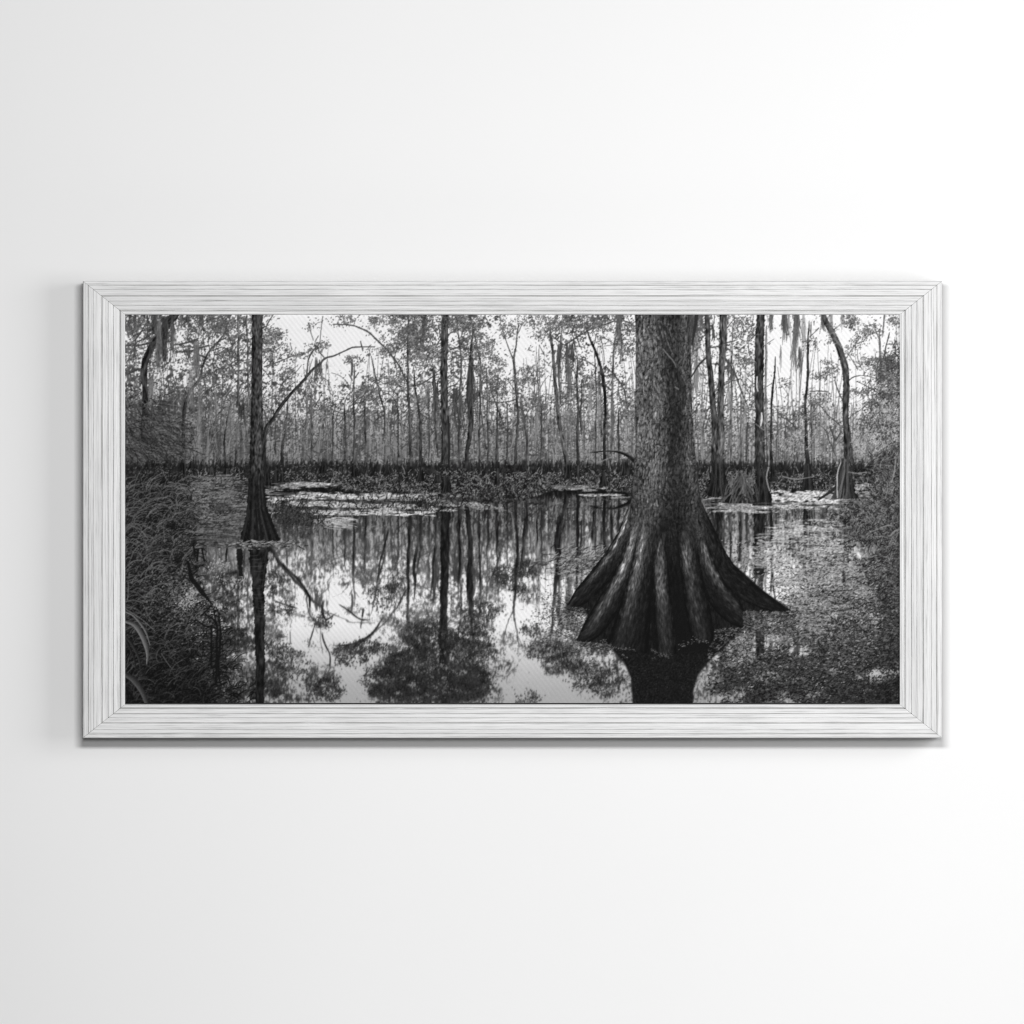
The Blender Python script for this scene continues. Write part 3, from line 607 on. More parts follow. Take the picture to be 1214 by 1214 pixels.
# left bank
bank = smooth(8, -8, XX - np.interp(YY[:, 0], [540, 560, 580, 610, 640, 680, 720, 760, 800, 833], [200, 192, 192, 194, 196, 198, 208, 222, 236, 248])[:, None] + 9 * noise(7, 5, 91) + 5 * noise(2, 1.5, 94)) * smooth(552, 572, YY)
shade = np.interp(YY[:, 0], [560, 600, 650, 700, 760, 833], [.10, .11, .11, .10, .08, .06])[:, None]
IMG[:] = IMG * (1 - bank) + np.clip(shade * (1 + .5 * noise(.7, .7, 92) + .3 * noise(4, 4, 93)), .02, .5) * bank
N = 15000
y = rng.uniform(560, 840, N); wdt = np.interp(y, [560, 610, 690, 760, 833], [58, 70, 74, 95, 118]); x = 148 + wdt * rng.beta(1, 1.25, N) * 1.2
lum = np.interp(y, [560, 640, 700, 770, 833], [.36, .34, .30, .22, .17])
leaves(x, y, rng.uniform(1, 3, N), rng.uniform(.5, 1.2, N), rng.uniform(0, 3.1, N), lum * rng.choice([.12, .18, .3, .45, .75, 1.25], N), alpha=.8)
N = 4200
y = rng.uniform(570, 840, N); wdt = np.interp(y, [560, 610, 690, 760, 833], [50, 56, 60, 85, 105]); x = 148 + wdt * rng.beta(1, 1.5, N) * 1.5
lum = np.interp(y, [560, 640, 700, 770, 833], [.44, .46, .42, .3, .22])
blades(x, y, rng.uniform(5, 20, N), rng.normal(-.9, .6, N), rng.normal(1.1, .6, N), rng.uniform(.5, 1., N), lum * rng.choice([.1, .12, .18, .3, .55, .9], N), alpha=.85, k=44)
n = 420
y = rng.uniform(575, 840, n); x = 148 + rng.beta(1, 1.5, n) * 92 * np.interp(y, [575, 700, 840], [.8, 1.0, 1.4]) - 6
blades(x, y, rng.uniform(10, 30, n), rng.normal(-1.0, .5, n), rng.normal(1.4, .5, n), rng.uniform(.4, .9, n), rng.uniform(.2, .46, n) * np.interp(y, [575, 700, 840], [1, .95, .55]), alpha=.75, k=44)
n = 900     # light weed mat between bank and water
x = rng.normal(215, 18, n); y = rng.normal(712, 22, n)
leaves(x, y, rng.uniform(1.2, 3, n), rng.uniform(.5, 1.2, n), rng.normal(0, .6, n), rng.choice([.1, .2, .35, .45, .55], n), alpha=.8)
# bright wet gleams at the left
for q in ((5, 420, 540, 50, 40, 130), (5, 585, 620, 26, 40, 60), (5, 580, 360, 40, 40, 70), (5, 640, 420, 60, 70, 60), (5, 390, 590, 70, 50, 120)):
    cluster(*q, size=1.3, v=(.5, .8))
# broad blades in the corner
for q, v in (([(0, 640, 8), (60, 670, 10), (130, 760, 10), (160, 850, 4)], .46), ([(0, 700, 14), (70, 730, 26), (120, 810, 30), (145, 900, 20), (140, 970, 5)], .44), ([(0, 790, 10), (50, 850, 16), (90, 930, 14), (100, 1000, 5)], .2), ([(10, 820, 10), (60, 930, 12), (70, 1010, 4)], .16),
             ([(0, 1030, 24), (60, 1070, 34), (110, 1140, 30), (140, 1214, 26)], .3), ([(0, 620, 4), (110, 690, 5), (190, 760, 3)], .44), ([(0, 580, 4), (60, 570, 5), (120, 590, 3)], .4), ([(30, 100, 4), (100, 130, 5), (150, 190, 3)], .46), ([(40, 80, 3), (120, 180, 4), (150, 260, 3)], .42),
             ([(0, 460, 4), (50, 440, 4), (100, 460, 3)], .42), ([(230, 900, 5), (270, 960, 6), (300, 1000, 3)], .34), ([(120, 600, 4), (160, 680, 5), (190, 720, 3)], .38)):
    ribbon(tp(5, q), lambda t, s, l, a, v=v: v * (.75 + .35 * s) + .02 * rng.standard_normal(s.shape), .1)
# drowned boughs at the left
for q in ([(395, 330, 14), (415, 420, 20), (470, 500, 30), (520, 560, 14), (545, 600, 7)], [(480, 670, 8), (520, 630, 7), (550, 600, 5)], [(500, 660, 7), (555, 690, 9), (580, 760, 10), (578, 900, 12), (570, 1080, 14)], [(595, 650, 9), (598, 800, 11), (590, 1000, 12), (595, 1080, 8)], [(540, 740, 9), (548, 1000, 10)], [(440, 690, 6), (500, 730, 6), (550, 730, 7)], [(555, 640, 6), (575, 720, 7)],
          [(430, 230, 10), (440, 300, 8)], [(460, 250, 12), (455, 330, 9)], [(490, 250, 8), (500, 330, 8)], [(640, 250, 8), (640, 330, 7)], [(720, 250, 30), (725, 420, 24)]):
    ribbon(tp(5, q), .055, .5, .9, None, .15)

# ------------------------------------------------ 6. the left cypress
cy = tp(5, [(845, 240, 130), (838, 330, 112), (838, 460, 78), (842, 640, 66), (848, 880, 58), (850, 1000, 52), (846, 1100, 50), (850, 1214, 52)])
ribbon(cy, bark(.105, .035, -.4, .3), .35, .96, None, .06)
for i in range(26):
    yq = rng.uniform(250, 700); xq = rng.uniform(800, 880)
    ribbon(tp(5, [(xq - 30, yq, 2), (xq, yq + 3, 3), (xq + 28, yq - 2, 2)]), rng.uniform(.16, .34), .2, .5)
tr = tp(1, [(830, -30, 64), (830, 200, 65), (828, 420, 66), (828, 640, 72), (826, 840, 80), (824, 980, 88), (826, 1100, 102), (828, 1214, 124)])
tr = np.vstack([tr, tp(5, [(836, 70, 168), (842, 150, 215), (846, 205, 262)])])
ribbon(tr, lambda t, s, l, a: (.25 - .13 * smooth(.55, .86, t)) * (1 - .42 * smooth(.0, 1, s) - .18 * smooth(-.7, -1, s)) + (.075 - .04 * smooth(.55, .9, t)) * texl(TEX, l * 1.3, a, (9, 50)) + .022 * texl(TEX2, l, a, (80, 3)), .05, 1, None, .03)
for f, v in ((-.9, .16), (-.62, .05), (-.42, .2), (-.12, .06), (.12, .07), (.38, .22), (.5, .05), (.8, .14), (.92, .05)):
    ribbon(tp(1, [(826 + f * 40, 1020, 4), (828 + f * 50, 1130, 7), (828 + f * 60, 1214, 9)]), v, .1, .55)
    ribbon(tp(5, [(828 + f * 60, 0, 9), (838 + f * 85, 90, 12), (848 + f * 125, 205, 14)]), v, .1, .75)
n = 220
x = rng.normal(308, 22, n); y = rng.normal(645, 2.2, n)
blades(x, y, rng.uniform(2, 8, n), rng.normal(0, .15, n), rng.normal(0, .3, n), rng.uniform(.4, 1, n), rng.choice([.08, .2, .4, .55, .66], n), alpha=.8, k=20)

# ------------------------------------------------ 7. the great cypress
pol = np.array([(725, 768), (741, 787), (748, 804), (750, 835), (821, 835), (822, 817), (828, 798), (840, 783), (858, 768), (880, 748), (850, 740), (720, 752)], float)


def fill(poly, v, soft=.6, a=1.0):
    inside = np.zeros((H, W), bool)
    x0, x1 = int((poly[:, 0].min() - 2 - X0) * S), int((poly[:, 0].max() + 2 - X0) * S); y0, y1 = int((poly[:, 1].min() - 2 - Y0) * S), min(H, int((poly[:, 1].max() + 2 - Y0) * S))
    xx, yy = XX[y0:y1, x0:x1], YY[y0:y1, x0:x1]
    q = np.zeros(xx.shape, bool)
    for (ax, ay), (bx_, by) in zip(poly, np.roll(poly, -1, 0)):
        if ay == by: continue
        c = (ay > yy) != (by > yy)
        q ^= c & (xx < (bx_ - ax) * (yy - ay) / (by - ay) + ax)
    inside[y0:y1, x0:x1] = q
    al = blur(inside.astype(np.float32), soft, soft) * a
    IMG[:] = IMG * (1 - al) + v * al


fill(pol, np.clip(.075 + .018 * noise(.5, .5, 101), 0, 1), .8)
fill(np.array([(689, 718), (700, 735), (716, 758), (735, 768), (800, 775), (846, 768), (880, 748), (884, 738), (845, 640), (745, 640)], float), .06, 1.0)
fill(np.array([(858, 688), (880, 706), (896, 722), (890, 736), (866, 716)], float), .075, .8)
n = 700
x = rng.uniform(838, 890, n); y = rng.uniform(738, 786, n)
blades(x, y, rng.uniform(1.5, 4, n), rng.normal(0, .5, n), rng.normal(0, .6, n), rng.uniform(.4, .9, n), rng.choice([.05, .1, .2, .35, .5], n), alpha=.7, k=10)
edge_l = np.array([(330, 753), (372, 753), (410, 754), (478, 753), (524, 754), (561, 751), (602, 747), (622, 742), (640, 735), (660, 722), (700, 700)], float)
edge_r = np.array([(330, 817), (372, 818), (429, 819), (486, 820), (533, 823), (602, 831), (622, 836), (640, 843), (660, 852), (700, 880)], float)
body = np.vstack([np.c_[edge_l[:, 1], edge_l[:, 0]], np.c_[edge_r[::-1, 1], edge_r[::-1, 0]]])
fill(body, .07, .5)
o1 = rng.integers(0, 700, 2)


def root(pts, ridge, base, lit, side=-.3, wdt=.55):
    def f(t, s, l, a):
        g = np.exp(-((s - side) / wdt) ** 2)
        e = 1 - (1 - smooth(1.05, .55, np.abs(s))) * smooth(.06, .3, t)
        lt = 1.4 * np.interp(t, *ridge)
        tex = texl(TEX, l * .9, a, o1)
        tex = tex + .9 * np.clip(tex - .7, 0, 2)
        tex2 = texl(TEX2, l * .8, a * 1.0, o1)
        return (base + lit * lt * g) * (.22 + .78 * e) + (.012 + .20 * lit * lt * g) * tex + .006 * tex2
    ribbon(np.vstack([tp(k_, [p]) for k_, p in pts]), f, .0, lambda t, s: smooth(0, .16, t), None, .01)


R7 = [(7, (1110, -120, 60)), (7, (1150, 0, 90)), (7, (1195, 130, 120)), (8, (32, 250, 128)), (8, (125, 400, 130)), (8, (250, 515, 122)), (8, (380, 590, 88)), (8, (470, 628, 34)), (8, (522, 640, 6))]
R1 = [(7, (785, -80, 60)), (7, (750, 40, 90)), (7, (700, 180, 110)), (7, (620, 320, 120)), (7, (520, 450, 124)), (7, (430, 545, 104)), (7, (370, 598, 50)), (7, (340, 606, 8))]
R6 = [(7, (1120, -20, 90)), (7, (1150, 180, 110)), (7, (1200, 360, 130)), (8, (50, 500, 150)), (8, (140, 620, 150)), (8, (220, 700, 90)), (8, (290, 738, 10))]
R2 = [(7, (815, -60, 80)), (7, (780, 140, 96)), (7, (730, 320, 112)), (7, (655, 490, 130)), (7, (560, 660, 140)), (7, (480, 770, 110)), (7, (405, 828, 20))]
R5 = [(7, (1060, -80, 110)), (7, (1085, 180, 120)), (7, (1115, 400, 130)), (7, (1150, 600, 150)), (7, (1180, 760, 150)), (7, (1190, 830, 120))]
R3 = [(7, (880, -80, 120)), (7, (840, 180, 130)), (7, (805, 400, 150)), (7, (770, 600, 190)), (7, (735, 780, 240)), (7, (715, 878, 270))]
R4 = [(7, (925, 140, 60)), (7, (922, 340, 92)), (7, (935, 560, 118)), (7, (952, 760, 134)), (7, (962, 908, 120))]
dkw = np.clip(.085 + .022 * TEX[(np.arange(H)[:, None] + np.arange(W)[None, :] // 3) % 700, np.arange(W)[None, :] % 700], .04, .2)
for poly in ([(722, 664), (671, 716.5), (684, 719), (699, 722), (716, 700)], [(716, 690), (700, 722), (684, 757), (700, 761), (720, 763), (735, 740)], [(838, 640), (905, 700), (938, 723.5), (912, 725.5), (884, 724), (858, 700)],
             [(842, 670), (884, 724), (895, 741), (872, 746), (846, 747), (838, 720)], [(720, 740), (718, 766), (734, 771), (754, 771), (760, 740)], [(822, 720), (820, 757), (834, 761), (847, 757), (848, 720)], [(768, 730), (770, 772), (783, 777), (797, 776), (803, 768), (800, 730)]):
    fill(np.array(poly, float), dkw, .5)
before_roots = IMG.copy()
root(R7, ([0, .2, .5, .8, 1], [.6, .3, .2, .25, .2]), .07, .12, .8, .25)
root(R1, ([0, .15, .35, .6, .8, 1], [1, 1, .9, .5, .2, .1]), .075, .26, .55, .38)
root(R6, ([0, .2, .45, .7, 1], [.7, .6, .8, .35, .1]), .075, .2, -.5, .4)
root(R2, ([0, .2, .5, .7, .9, 1], [1, 1, .9, .5, .25, .1]), .075, .26, .35, .5)
root(R5, ([0, .2, .45, .65, 1], [.9, .8, .8, .4, .15]), .075, .2, .2, .55)
root(R3, ([0, .2, .45, .62, .8, 1], [.9, .9, .95, .6, .25, .12]), .075, .25, .5, .5)
root(R4, ([0, .3, .5, .7, 1], [.5, .9, .8, .4, .2]), .075, .2, .1, .6)
ribbon(np.vstack([tp(7, [(985, 40, 40), (1000, 250, 44), (1015, 500, 60), (1040, 700, 70), (1060, 850, 60)])]), .055, .1, .85)
ribbon(tp(7, [(868, 330, 10), (868, 560, 16), (880, 760, 20), (888, 870, 24)]), .05, .1, .8)
# the bole with its plated bark
rowl = np.interp(YY[:, 0], edge_l[:, 0], edge_l[:, 1])[:, None]; rowr = np.interp(YY[:, 0], edge_r[:, 0], edge_r[:, 1])[:, None]
rough_l = .8 * noise(.6, 2.5, 111); sfrac = (XX - rowl) / (rowr - rowl)
w1 = noise(9, 12, 112) * 2.0
ixw = np.clip(((XX + w1 - X0) * S).astype(int), 0, W - 1); iyw = np.arange(H)[:, None] * np.ones((1, W), int)
f1 = (noise(.62, 1.9, 113) - .75 * noise(2.2, 6, 113))[iyw, ixw]; f1 = f1 / f1.std()
crack = smooth(-1.1, .35, f1)
fine = noise(.45, .9, 115); tonev = noise(7, 16, 116)
sh = np.interp(sfrac.ravel(), [0, .04, .15, .35, .5, .62, .78, .9, 1], [.26, .36, .37, .34, .25, .17, .19, .30, .22]).reshape(H, W)
sh = sh * (1 - .40 * smooth(540, 640, YY)) * (1 + .06 * tonev) * (1 - .12 * smooth(420, 372, YY))
spark = smooth(.5, 1.6, f1 * .7 - np.roll(f1, int(.9 * S), 1) * .7 + fine * .35)
pl = PLATE[((YY + 1.2 * noise(6, 3, 118)) * S).astype(int) % 700, ((XX + .8 * w1 + .03 * (YY - 420) * (sfrac - .5)) * S).astype(int) % 700]
bole = 1.12 * sh * (.82 + .54 * pl + .17 * f1) + .03 * fine * (.4 + sh) + .20 * spark * sh
bole = np.clip(bole, .03, .75)
rmask = blur((np.abs(IMG - before_roots) > 1e-4).astype(np.float32), .5, .5)
am = smooth(-.5, .5, XX - rowl + rough_l * .5) * smooth(-.5, .5, rowr - XX + rough_l * .5) * smooth(672, 596, YY + 10 * noise(3, 8, 117) - 18 * np.abs(sfrac - .45)) * (YY > 310)
rr = np.hypot(XX - 785, YY - 520); aa = np.arctan2(XX - 785, YY - 520)
fib = STREAK[((rr * .8 + 2 * n3[iyw, ixw]) * S).astype(int) % 700, ((aa * 150 + 1.5 * w1) * S).astype(int) % 700]
fib = .6 * fib + .5 * TEX[(rr * S).astype(int) % 700, ((aa * 170 + w1) * S).astype(int) % 700]
IMG[:] = np.clip(IMG * (1 + rmask * .46 * fib * smooth(775, 650, YY)) + rmask * .035 * smooth(700, 620, YY) * (1 + fib), .03, .9)
IMG[:] = IMG * (1 - am) + bole * am
for q, v, a in (([(905, 60, 10), (925, 160, 16), (965, 255, 24), (1010, 330, 30), (1060, 470, 36), (1070, 530, 30), (1040, 640, 26), (1010, 760, 30), (985, 960, 36)], .1, .5), ([(1110, 640, 8), (1060, 640, 8), (1000, 590, 6)], .1, .6), ([(920, 60, 7), (960, 120, 6)], .12, .7), ([(1100, 0, 16), (1105, 300, 10)], .15, .5), ([(860, 380, 14), (850, 560, 20), (880, 700, 14)], .12, .35)):
    ribbon(tp(3, q), v, .8, a, None, .2)
for q in ([(940, 225, 5), (1000, 300, 6), (1020, 340, 3)], [(960, 170, 4), (1000, 260, 4)], [(1015, 460, 8), (1040, 475, 5)], [(975, 100, 4), (990, 150, 4)]):
    ribbon(tp(3, q), .5, .4, .75)
for q in ((1145, 60, -20, 330, 150, .25), (1120, 30, 0, 400, 110, .24), (1150, 40, 300, 620, 60, .4), (1180, 50, -10, 160, 70, .3)):
    moss(3, *q)
ribbon(tp(3, [(1150, -10, 22), (1135, 110, 16), (1120, 200, 8)]), .17, .2)
ribbon(tp(3, [(1214, 270, 9), (1160, 330, 8), (1115, 400, 5)]), .2, .3)
for (xa, ya), (xb, yb), n in (((672, 718), (692, 723), 130), ((684, 760), (718, 766), 170), ((884, 726), (938, 725), 260), ((846, 746), (896, 744), 260)):
    f = rng.uniform(0, 1, n)
    blades(xa + (xb - xa) * f, ya + (yb - ya) * f + np.abs(rng.normal(0, 3.0, n)) - .6, rng.uniform(1.5, 5, n), rng.normal(0, .3, n), rng.normal(0, .5, n), rng.uniform(.4, .9, n), rng.choice([.06, .09, .14, .22, .36, .5], n), alpha=.8, k=12)
n = 1500
x = rng.uniform(880, 940, n); y = 724 + rng.uniform(0, 26, n) + .1 * (x - 900)
blades(x, y, rng.uniform(1.5, 4.5, n), rng.normal(0, .4, n), rng.normal(0, .6, n), rng.uniform(.5, 1, n), rng.choice([.08, .12, .18, .26, .4, .55], n), alpha=.6, k=12)
# duckweed caught round the feet
for q, nn in (([(595, 845), (640, 868), (770, 880)], 90), ([(870, 880), (920, 912), (985, 915)], 90), ([(1030, 860), (1110, 835)], 30), ([(1120, 810), (1214, 828)], 40), ([(680, 910), (720, 930)], 24), ([(410, 625), (470, 625)], 24), ([(870, 935), (885, 938)], 6), ([(560, 820), (600, 845)], 30)):
    P = curve(tp(7, q), nn)
    leaves(P[:, 0] + rng.normal(0, 1.6, nn), P[:, 1] + rng.normal(.2, 1.0, nn) * (1 + (rng.uniform(0, 1, nn) > .8)), rng.uniform(.7, 2.2, nn), rng.uniform(.4, .9, nn), rng.normal(0, .4, nn), rng.uniform(.18, .6, nn), alpha=.7 * (np.repeat(np.sin(np.arange(nn) * .31 + nn) > -.45, 18)))
n = 260
x = rng.uniform(745, 826, n); y = rng.uniform(785, 833, n)
leaves(x, y, rng.uniform(.5, 1, n), rng.uniform(.4, .8, n), rng.uniform(0, 3, n), rng.uniform(.14, .26, n), alpha=.7)

# ------------------------------------------------ 8. print finish
out = IMG[int(round((YT - Y0) * S)):]
PH = out.shape[0] // 2; PW = W // 2
out = blur(out, .26, .26)
out = out[:PH * 2, :PW * 2].reshape(PH, 2, PW, 2).mean((1, 3))
jj, ii = np.mgrid[0:PH, 0:PW]
tw = np.sin((ii * .78 - jj * .62) * 2 * np.pi / 5.6)                # twill of the canvas, shows in the pale areas
out = out * (1 + .022 * tw * smooth(.45, .8, out)) + .008 * np.random.default_rng(5).standard_normal(out.shape)
vx = (ii / PW - .5) * 2; vy = (jj / PH - .5) * 2
PRINT = np.clip(out, .035, .965).astype(np.float32)
INK = .99

# ---------------------------------------------------------------- the framed print on its wall
SC = bpy.context.scene
COL = SC.collection
U = 0.0013                                   # metres per picture unit (1214 units across the view)
CX, CZ = 607.0, 607.0
DEPTH = 48.0                                 # how far the frame stands out from the wall, in units
CAM = 12.0
FRONT = 1 - DEPTH * U / CAM                  # the frame's face is a little nearer the camera than the wall


def wx(x): return (x - CX) * U * FRONT
def wz(y): return (CZ - y) * U * FRONT


def new_mat(name):
    m = bpy.data.materials.new(name); m.use_nodes = True
    nt = m.node_tree; b = nt.nodes['Principled BSDF']
    return m, nt, b


def node(nt, kind, **kw):
    n = nt.nodes.new(kind)
    for k, v in kw.items(): setattr(n, k, v)
    return n


def ramp(nt, src, stops):
    r = node(nt, 'ShaderNodeValToRGB'); e = r.color_ramp.elements
    e[0].position, e[0].color = stops[0][0], (*([stops[0][1]] * 3), 1)
    e[1].position, e[1].color = stops[-1][0], (*([stops[-1][1]] * 3), 1)
    for p, c in stops[1:-1]:
        q = e.new(p); q.color = (c, c, c, 1)
    nt.links.new(src, r.inputs[0])
    return r.outputs[0]


def mixc(nt, mode, fac, a, b):
    m = node(nt, 'ShaderNodeMix', data_type='RGBA', blend_type=mode)
    for sock, v in ((m.inputs[0], fac), (m.inputs[6], a), (m.inputs[7], b)):
        if hasattr(v, 'links'): nt.links.new(v, sock)
        elif isinstance(v, (int, float)): sock.default_value = v if sock == m.inputs[0] else (v, v, v, 1)
        else: sock.default_value = v
    return m.outputs[2]


def wall_material():
    m, nt, b = new_mat('wall_paint')
    tc = node(nt, 'ShaderNodeTexCoord'); n = node(nt, 'ShaderNodeTexNoise')
    n.inputs['Scale'].default_value = 260; n.inputs['Detail'].default_value = 3
    nt.links.new(tc.outputs['Object'], n.inputs['Vector'])
    bp = node(nt, 'ShaderNodeBump'); bp.inputs['Strength'].default_value = .02; bp.inputs['Distance'].default_value = .0006
    nt.links.new(n.outputs[0], bp.inputs['Height']); nt.links.new(bp.outputs[0], b.inputs['Normal'])
    n2 = node(nt, 'ShaderNodeTexNoise'); n2.inputs['Scale'].default_value = 1.4
    nt.links.new(tc.outputs['Object'], n2.inputs['Vector'])
    nt.links.new(ramp(nt, n2.outputs[0], [(0.3, .815), (.7, .83)]), b.inputs['Base Color'])
    b.inputs['Roughness'].default_value = .9; b.inputs['Specular IOR Level'].default_value = .1
    return m


def wood_material():
    """white-washed wood; the grain runs along each rail (its local X)"""
    m, nt, b = new_mat('whitewashed_wood')
    tc = node(nt, 'ShaderNodeTexCoord'); oi = node(nt, 'ShaderNodeObjectInfo')
    add = node(nt, 'ShaderNodeVectorMath', operation='ADD'); sc = node(nt, 'ShaderNodeVectorMath', operation='SCALE')
    cmb = node(nt, 'ShaderNodeCombineXYZ')
    for i in range(3): nt.links.new(oi.outputs['Random'], cmb.inputs[i])
    nt.links.new(cmb.outputs[0], sc.inputs[0]); sc.inputs['Scale'].default_value = 7.3
    nt.links.new(tc.outputs['Object'], add.inputs[0]); nt.links.new(sc.outputs[0], add.inputs[1])

    def streak(sx, sy, detail=3, off=0.0, rough=.6):
        mp = node(nt, 'ShaderNodeMapping'); mp.inputs['Scale'].default_value = (sx, sy, sy * .6); mp.inputs['Location'].default_value = (off, off * 1.7, off * .6)
        nt.links.new(add.outputs[0], mp.inputs['Vector'])
        n = node(nt, 'ShaderNodeTexNoise'); n.inputs['Scale'].default_value = 1; n.inputs['Detail'].default_value = detail; n.inputs['Roughness'].default_value = rough
        nt.links.new(mp.outputs[0], n.inputs['Vector'])
        return n.outputs[0]
    fine = streak(16, 900, 4, 3.1, .7)
    blot = streak(7, 26, 4, 4.4)
    mid = streak(4.5, 420, 3, 8.7)
    brk = streak(26, 110, 4, 1.3)
    big = streak(2.2, 60, 2, 5.5)
    c = ramp(nt, big, [(.3, WOOD * .95), (.7, WOOD * 1.03)])
    g1 = ramp(nt, mid, [(.31, .66), (.41, .90), (.50, 1.0)])
    g2 = ramp(nt, fine, [(.28, .60), (.42, .84), (.56, 1.0)])
    k = ramp(nt, brk, [(.38, .12), (.62, 1.0)])
    c = mixc(nt, 'MULTIPLY', k, c, g1)
    c = mixc(nt, 'MULTIPLY', .8, c, g2)
    c = mixc(nt, 'MULTIPLY', 1.0, c, ramp(nt, blot, [(.3, .93), (.55, 1.0), (.75, 1.03)]))
    # grooves of the moulding are unevenly darker
    at = node(nt, 'ShaderNodeAttribute', attribute_name='groove')
    gm = node(nt, 'ShaderNodeMath', operation='MULTIPLY'); nt.links.new(at.outputs['Fac'], gm.inputs[0])
    nt.links.new(ramp(nt, streak(9, 40, 3, 2.2), [(.33, .25), (.62, 1.0)]), gm.inputs[1])
    c = mixc(nt, 'MULTIPLY', gm.outputs[0], c, (.60, .60, .59, 1))
    sa = node(nt, 'ShaderNodeAttribute', attribute_name='darkened_side')
    c = mixc(nt, 'MIX', sa.outputs['Fac'], c, (.10, .095, .09, 1))  # outer sides coloured dark to deepen the wall shadow by cutting bounced light
    nt.links.new(c, b.inputs['Base Color'])
    b.inputs['Roughness'].default_value = .62; b.inputs['Specular IOR Level'].default_value = .25
    bp = node(nt, 'ShaderNodeBump'); bp.inputs['Strength'].default_value = .35; bp.inputs['Distance'].default_value = .0009
    mx = node(nt, 'ShaderNodeMath', operation='ADD'); nt.links.new(fine, mx.inputs[0]); nt.links.new(mid, mx.inputs[1])
    nt.links.new(mx.outputs[0], bp.inputs['Height']); nt.links.new(bp.outputs[0], b.inputs['Normal'])
    return m


def canvas_material():
    m, nt, b = new_mat('canvas_print_ink')
    at = node(nt, 'ShaderNodeAttribute', attribute_name='ink')
    nt.links.new(at.outputs['Color'], b.inputs['Base Color'])
    tc = node(nt, 'ShaderNodeTexCoord'); mp = node(nt, 'ShaderNodeMapping'); mp.inputs['Rotation'].default_value = (0, 0, math.radians(52))
    nt.links.new(tc.outputs['Object'], mp.inputs['Vector'])
    wv = node(nt, 'ShaderNodeTexWave'); wv.inputs['Scale'].default_value = 70; wv.inputs['Distortion'].default_value = .3
    nt.links.new(mp.outputs[0], wv.inputs['Vector'])
    bp = node(nt, 'ShaderNodeBump'); bp.inputs['Strength'].default_value = .06; bp.inputs['Distance'].default_value = .0003
    nt.links.new(wv.outputs['Fac'], bp.inputs['Height']); nt.links.new(bp.outputs[0], b.inputs['Normal'])
    b.inputs['Roughness'].default_value = .8; b.inputs['Specular IOR Level'].default_value = .08
    return m


WOOD = .765
WALL_M, WOOD_M, INK_M = wall_material(), wood_material(), canvas_material()
BACK_M, bnt, bb = new_mat('backing_card')
bn = node(bnt, 'ShaderNodeTexNoise'); bn.inputs['Scale'].default_value = 90
bnt.links.new(ramp(bnt, bn.outputs[0], [(.3, .05), (.7, .08)]), bb.inputs['Base Color']); bb.inputs['Roughness'].default_value = .9


def link(name, me, mat, parent=None):
    o = bpy.data.objects.new(name, me); COL.objects.link(o)
    me.materials.append(mat)
    if parent: o.parent = parent
    return o


# wall
bm = bmesh.new()
n = 24
vs = [[bm.verts.new(((i / n - .5) * 7.0, 0, (j / n - .5) * 7.0)) for i in range(n + 1)] for j in range(n + 1)]
for j in range(n):
    for i in range(n): bm.faces.new((vs[j][i], vs[j][i + 1], vs[j + 1][i + 1], vs[j + 1][i]))
me = bpy.data.meshes.new('wall'); bm.to_mesh(me); bm.free()
wall = link('wall', me, WALL_M); wall['kind'] = 'structure'

root_o = bpy.data.objects.new('framed_print', None); COL.objects.link(root_o)
root_o.location = (wx(607.5), 0, wz(604)); root_o.empty_display_size = .1
root_o['label'] = 'wide black and white swamp print in a whitewashed wooden frame hung on the wall'
root_o['category'] = 'framed picture'

# moulding: distance in from the outer edge, height above the wall, how much the line is darkened
D = DEPTH
PROFILE = [(0, 1, 0), (0, D - 4.5, 0), (0, D - 2.8, 0), (.5, D - 2.0, .1), (1.5, D - 1.3, 0), (5.6, D - .8, 0), (6.2, D - 1.8, .9), (6.8, D - 1.9, .9), (7.4, D - .6, 0), (12.2, D - .2, 0), (12.8, D - .9, .45), (13.3, D - .1, 0), (18, D, 0),
           (21.4, D - .2, 0), (22.1, D - 1.6, 1), (22.9, D - 1.7, 1), (23.6, D - .6, 0), (29.4, D - 1.6, 0), (30.0, D - 2.7, .7), (30.6, D - 1.9, 0), (35.6, D - 3.0, 0), (36.2, D - 4.2, .8), (36.8, D - 3.3, 0), (42.8, D - 4.8, 0),
           (43.6, D - 6.2, .9), (44.2, D - 6.4, .9), (44.8, D - 5.4, .1)]
BEAD = [(44.8, D - 8.5, 0), (44.9, D - 5.7, .2), (45.6, D - 5.0, 0), (47.8, D - 4.9, 0), (48.5, D - 5.4, .35), (49.0, D - 5.3, 0), (49.6, D - 5.6, 0), (50.0, D - 6.3, .2), (50.0, D - 9.6, 0)]


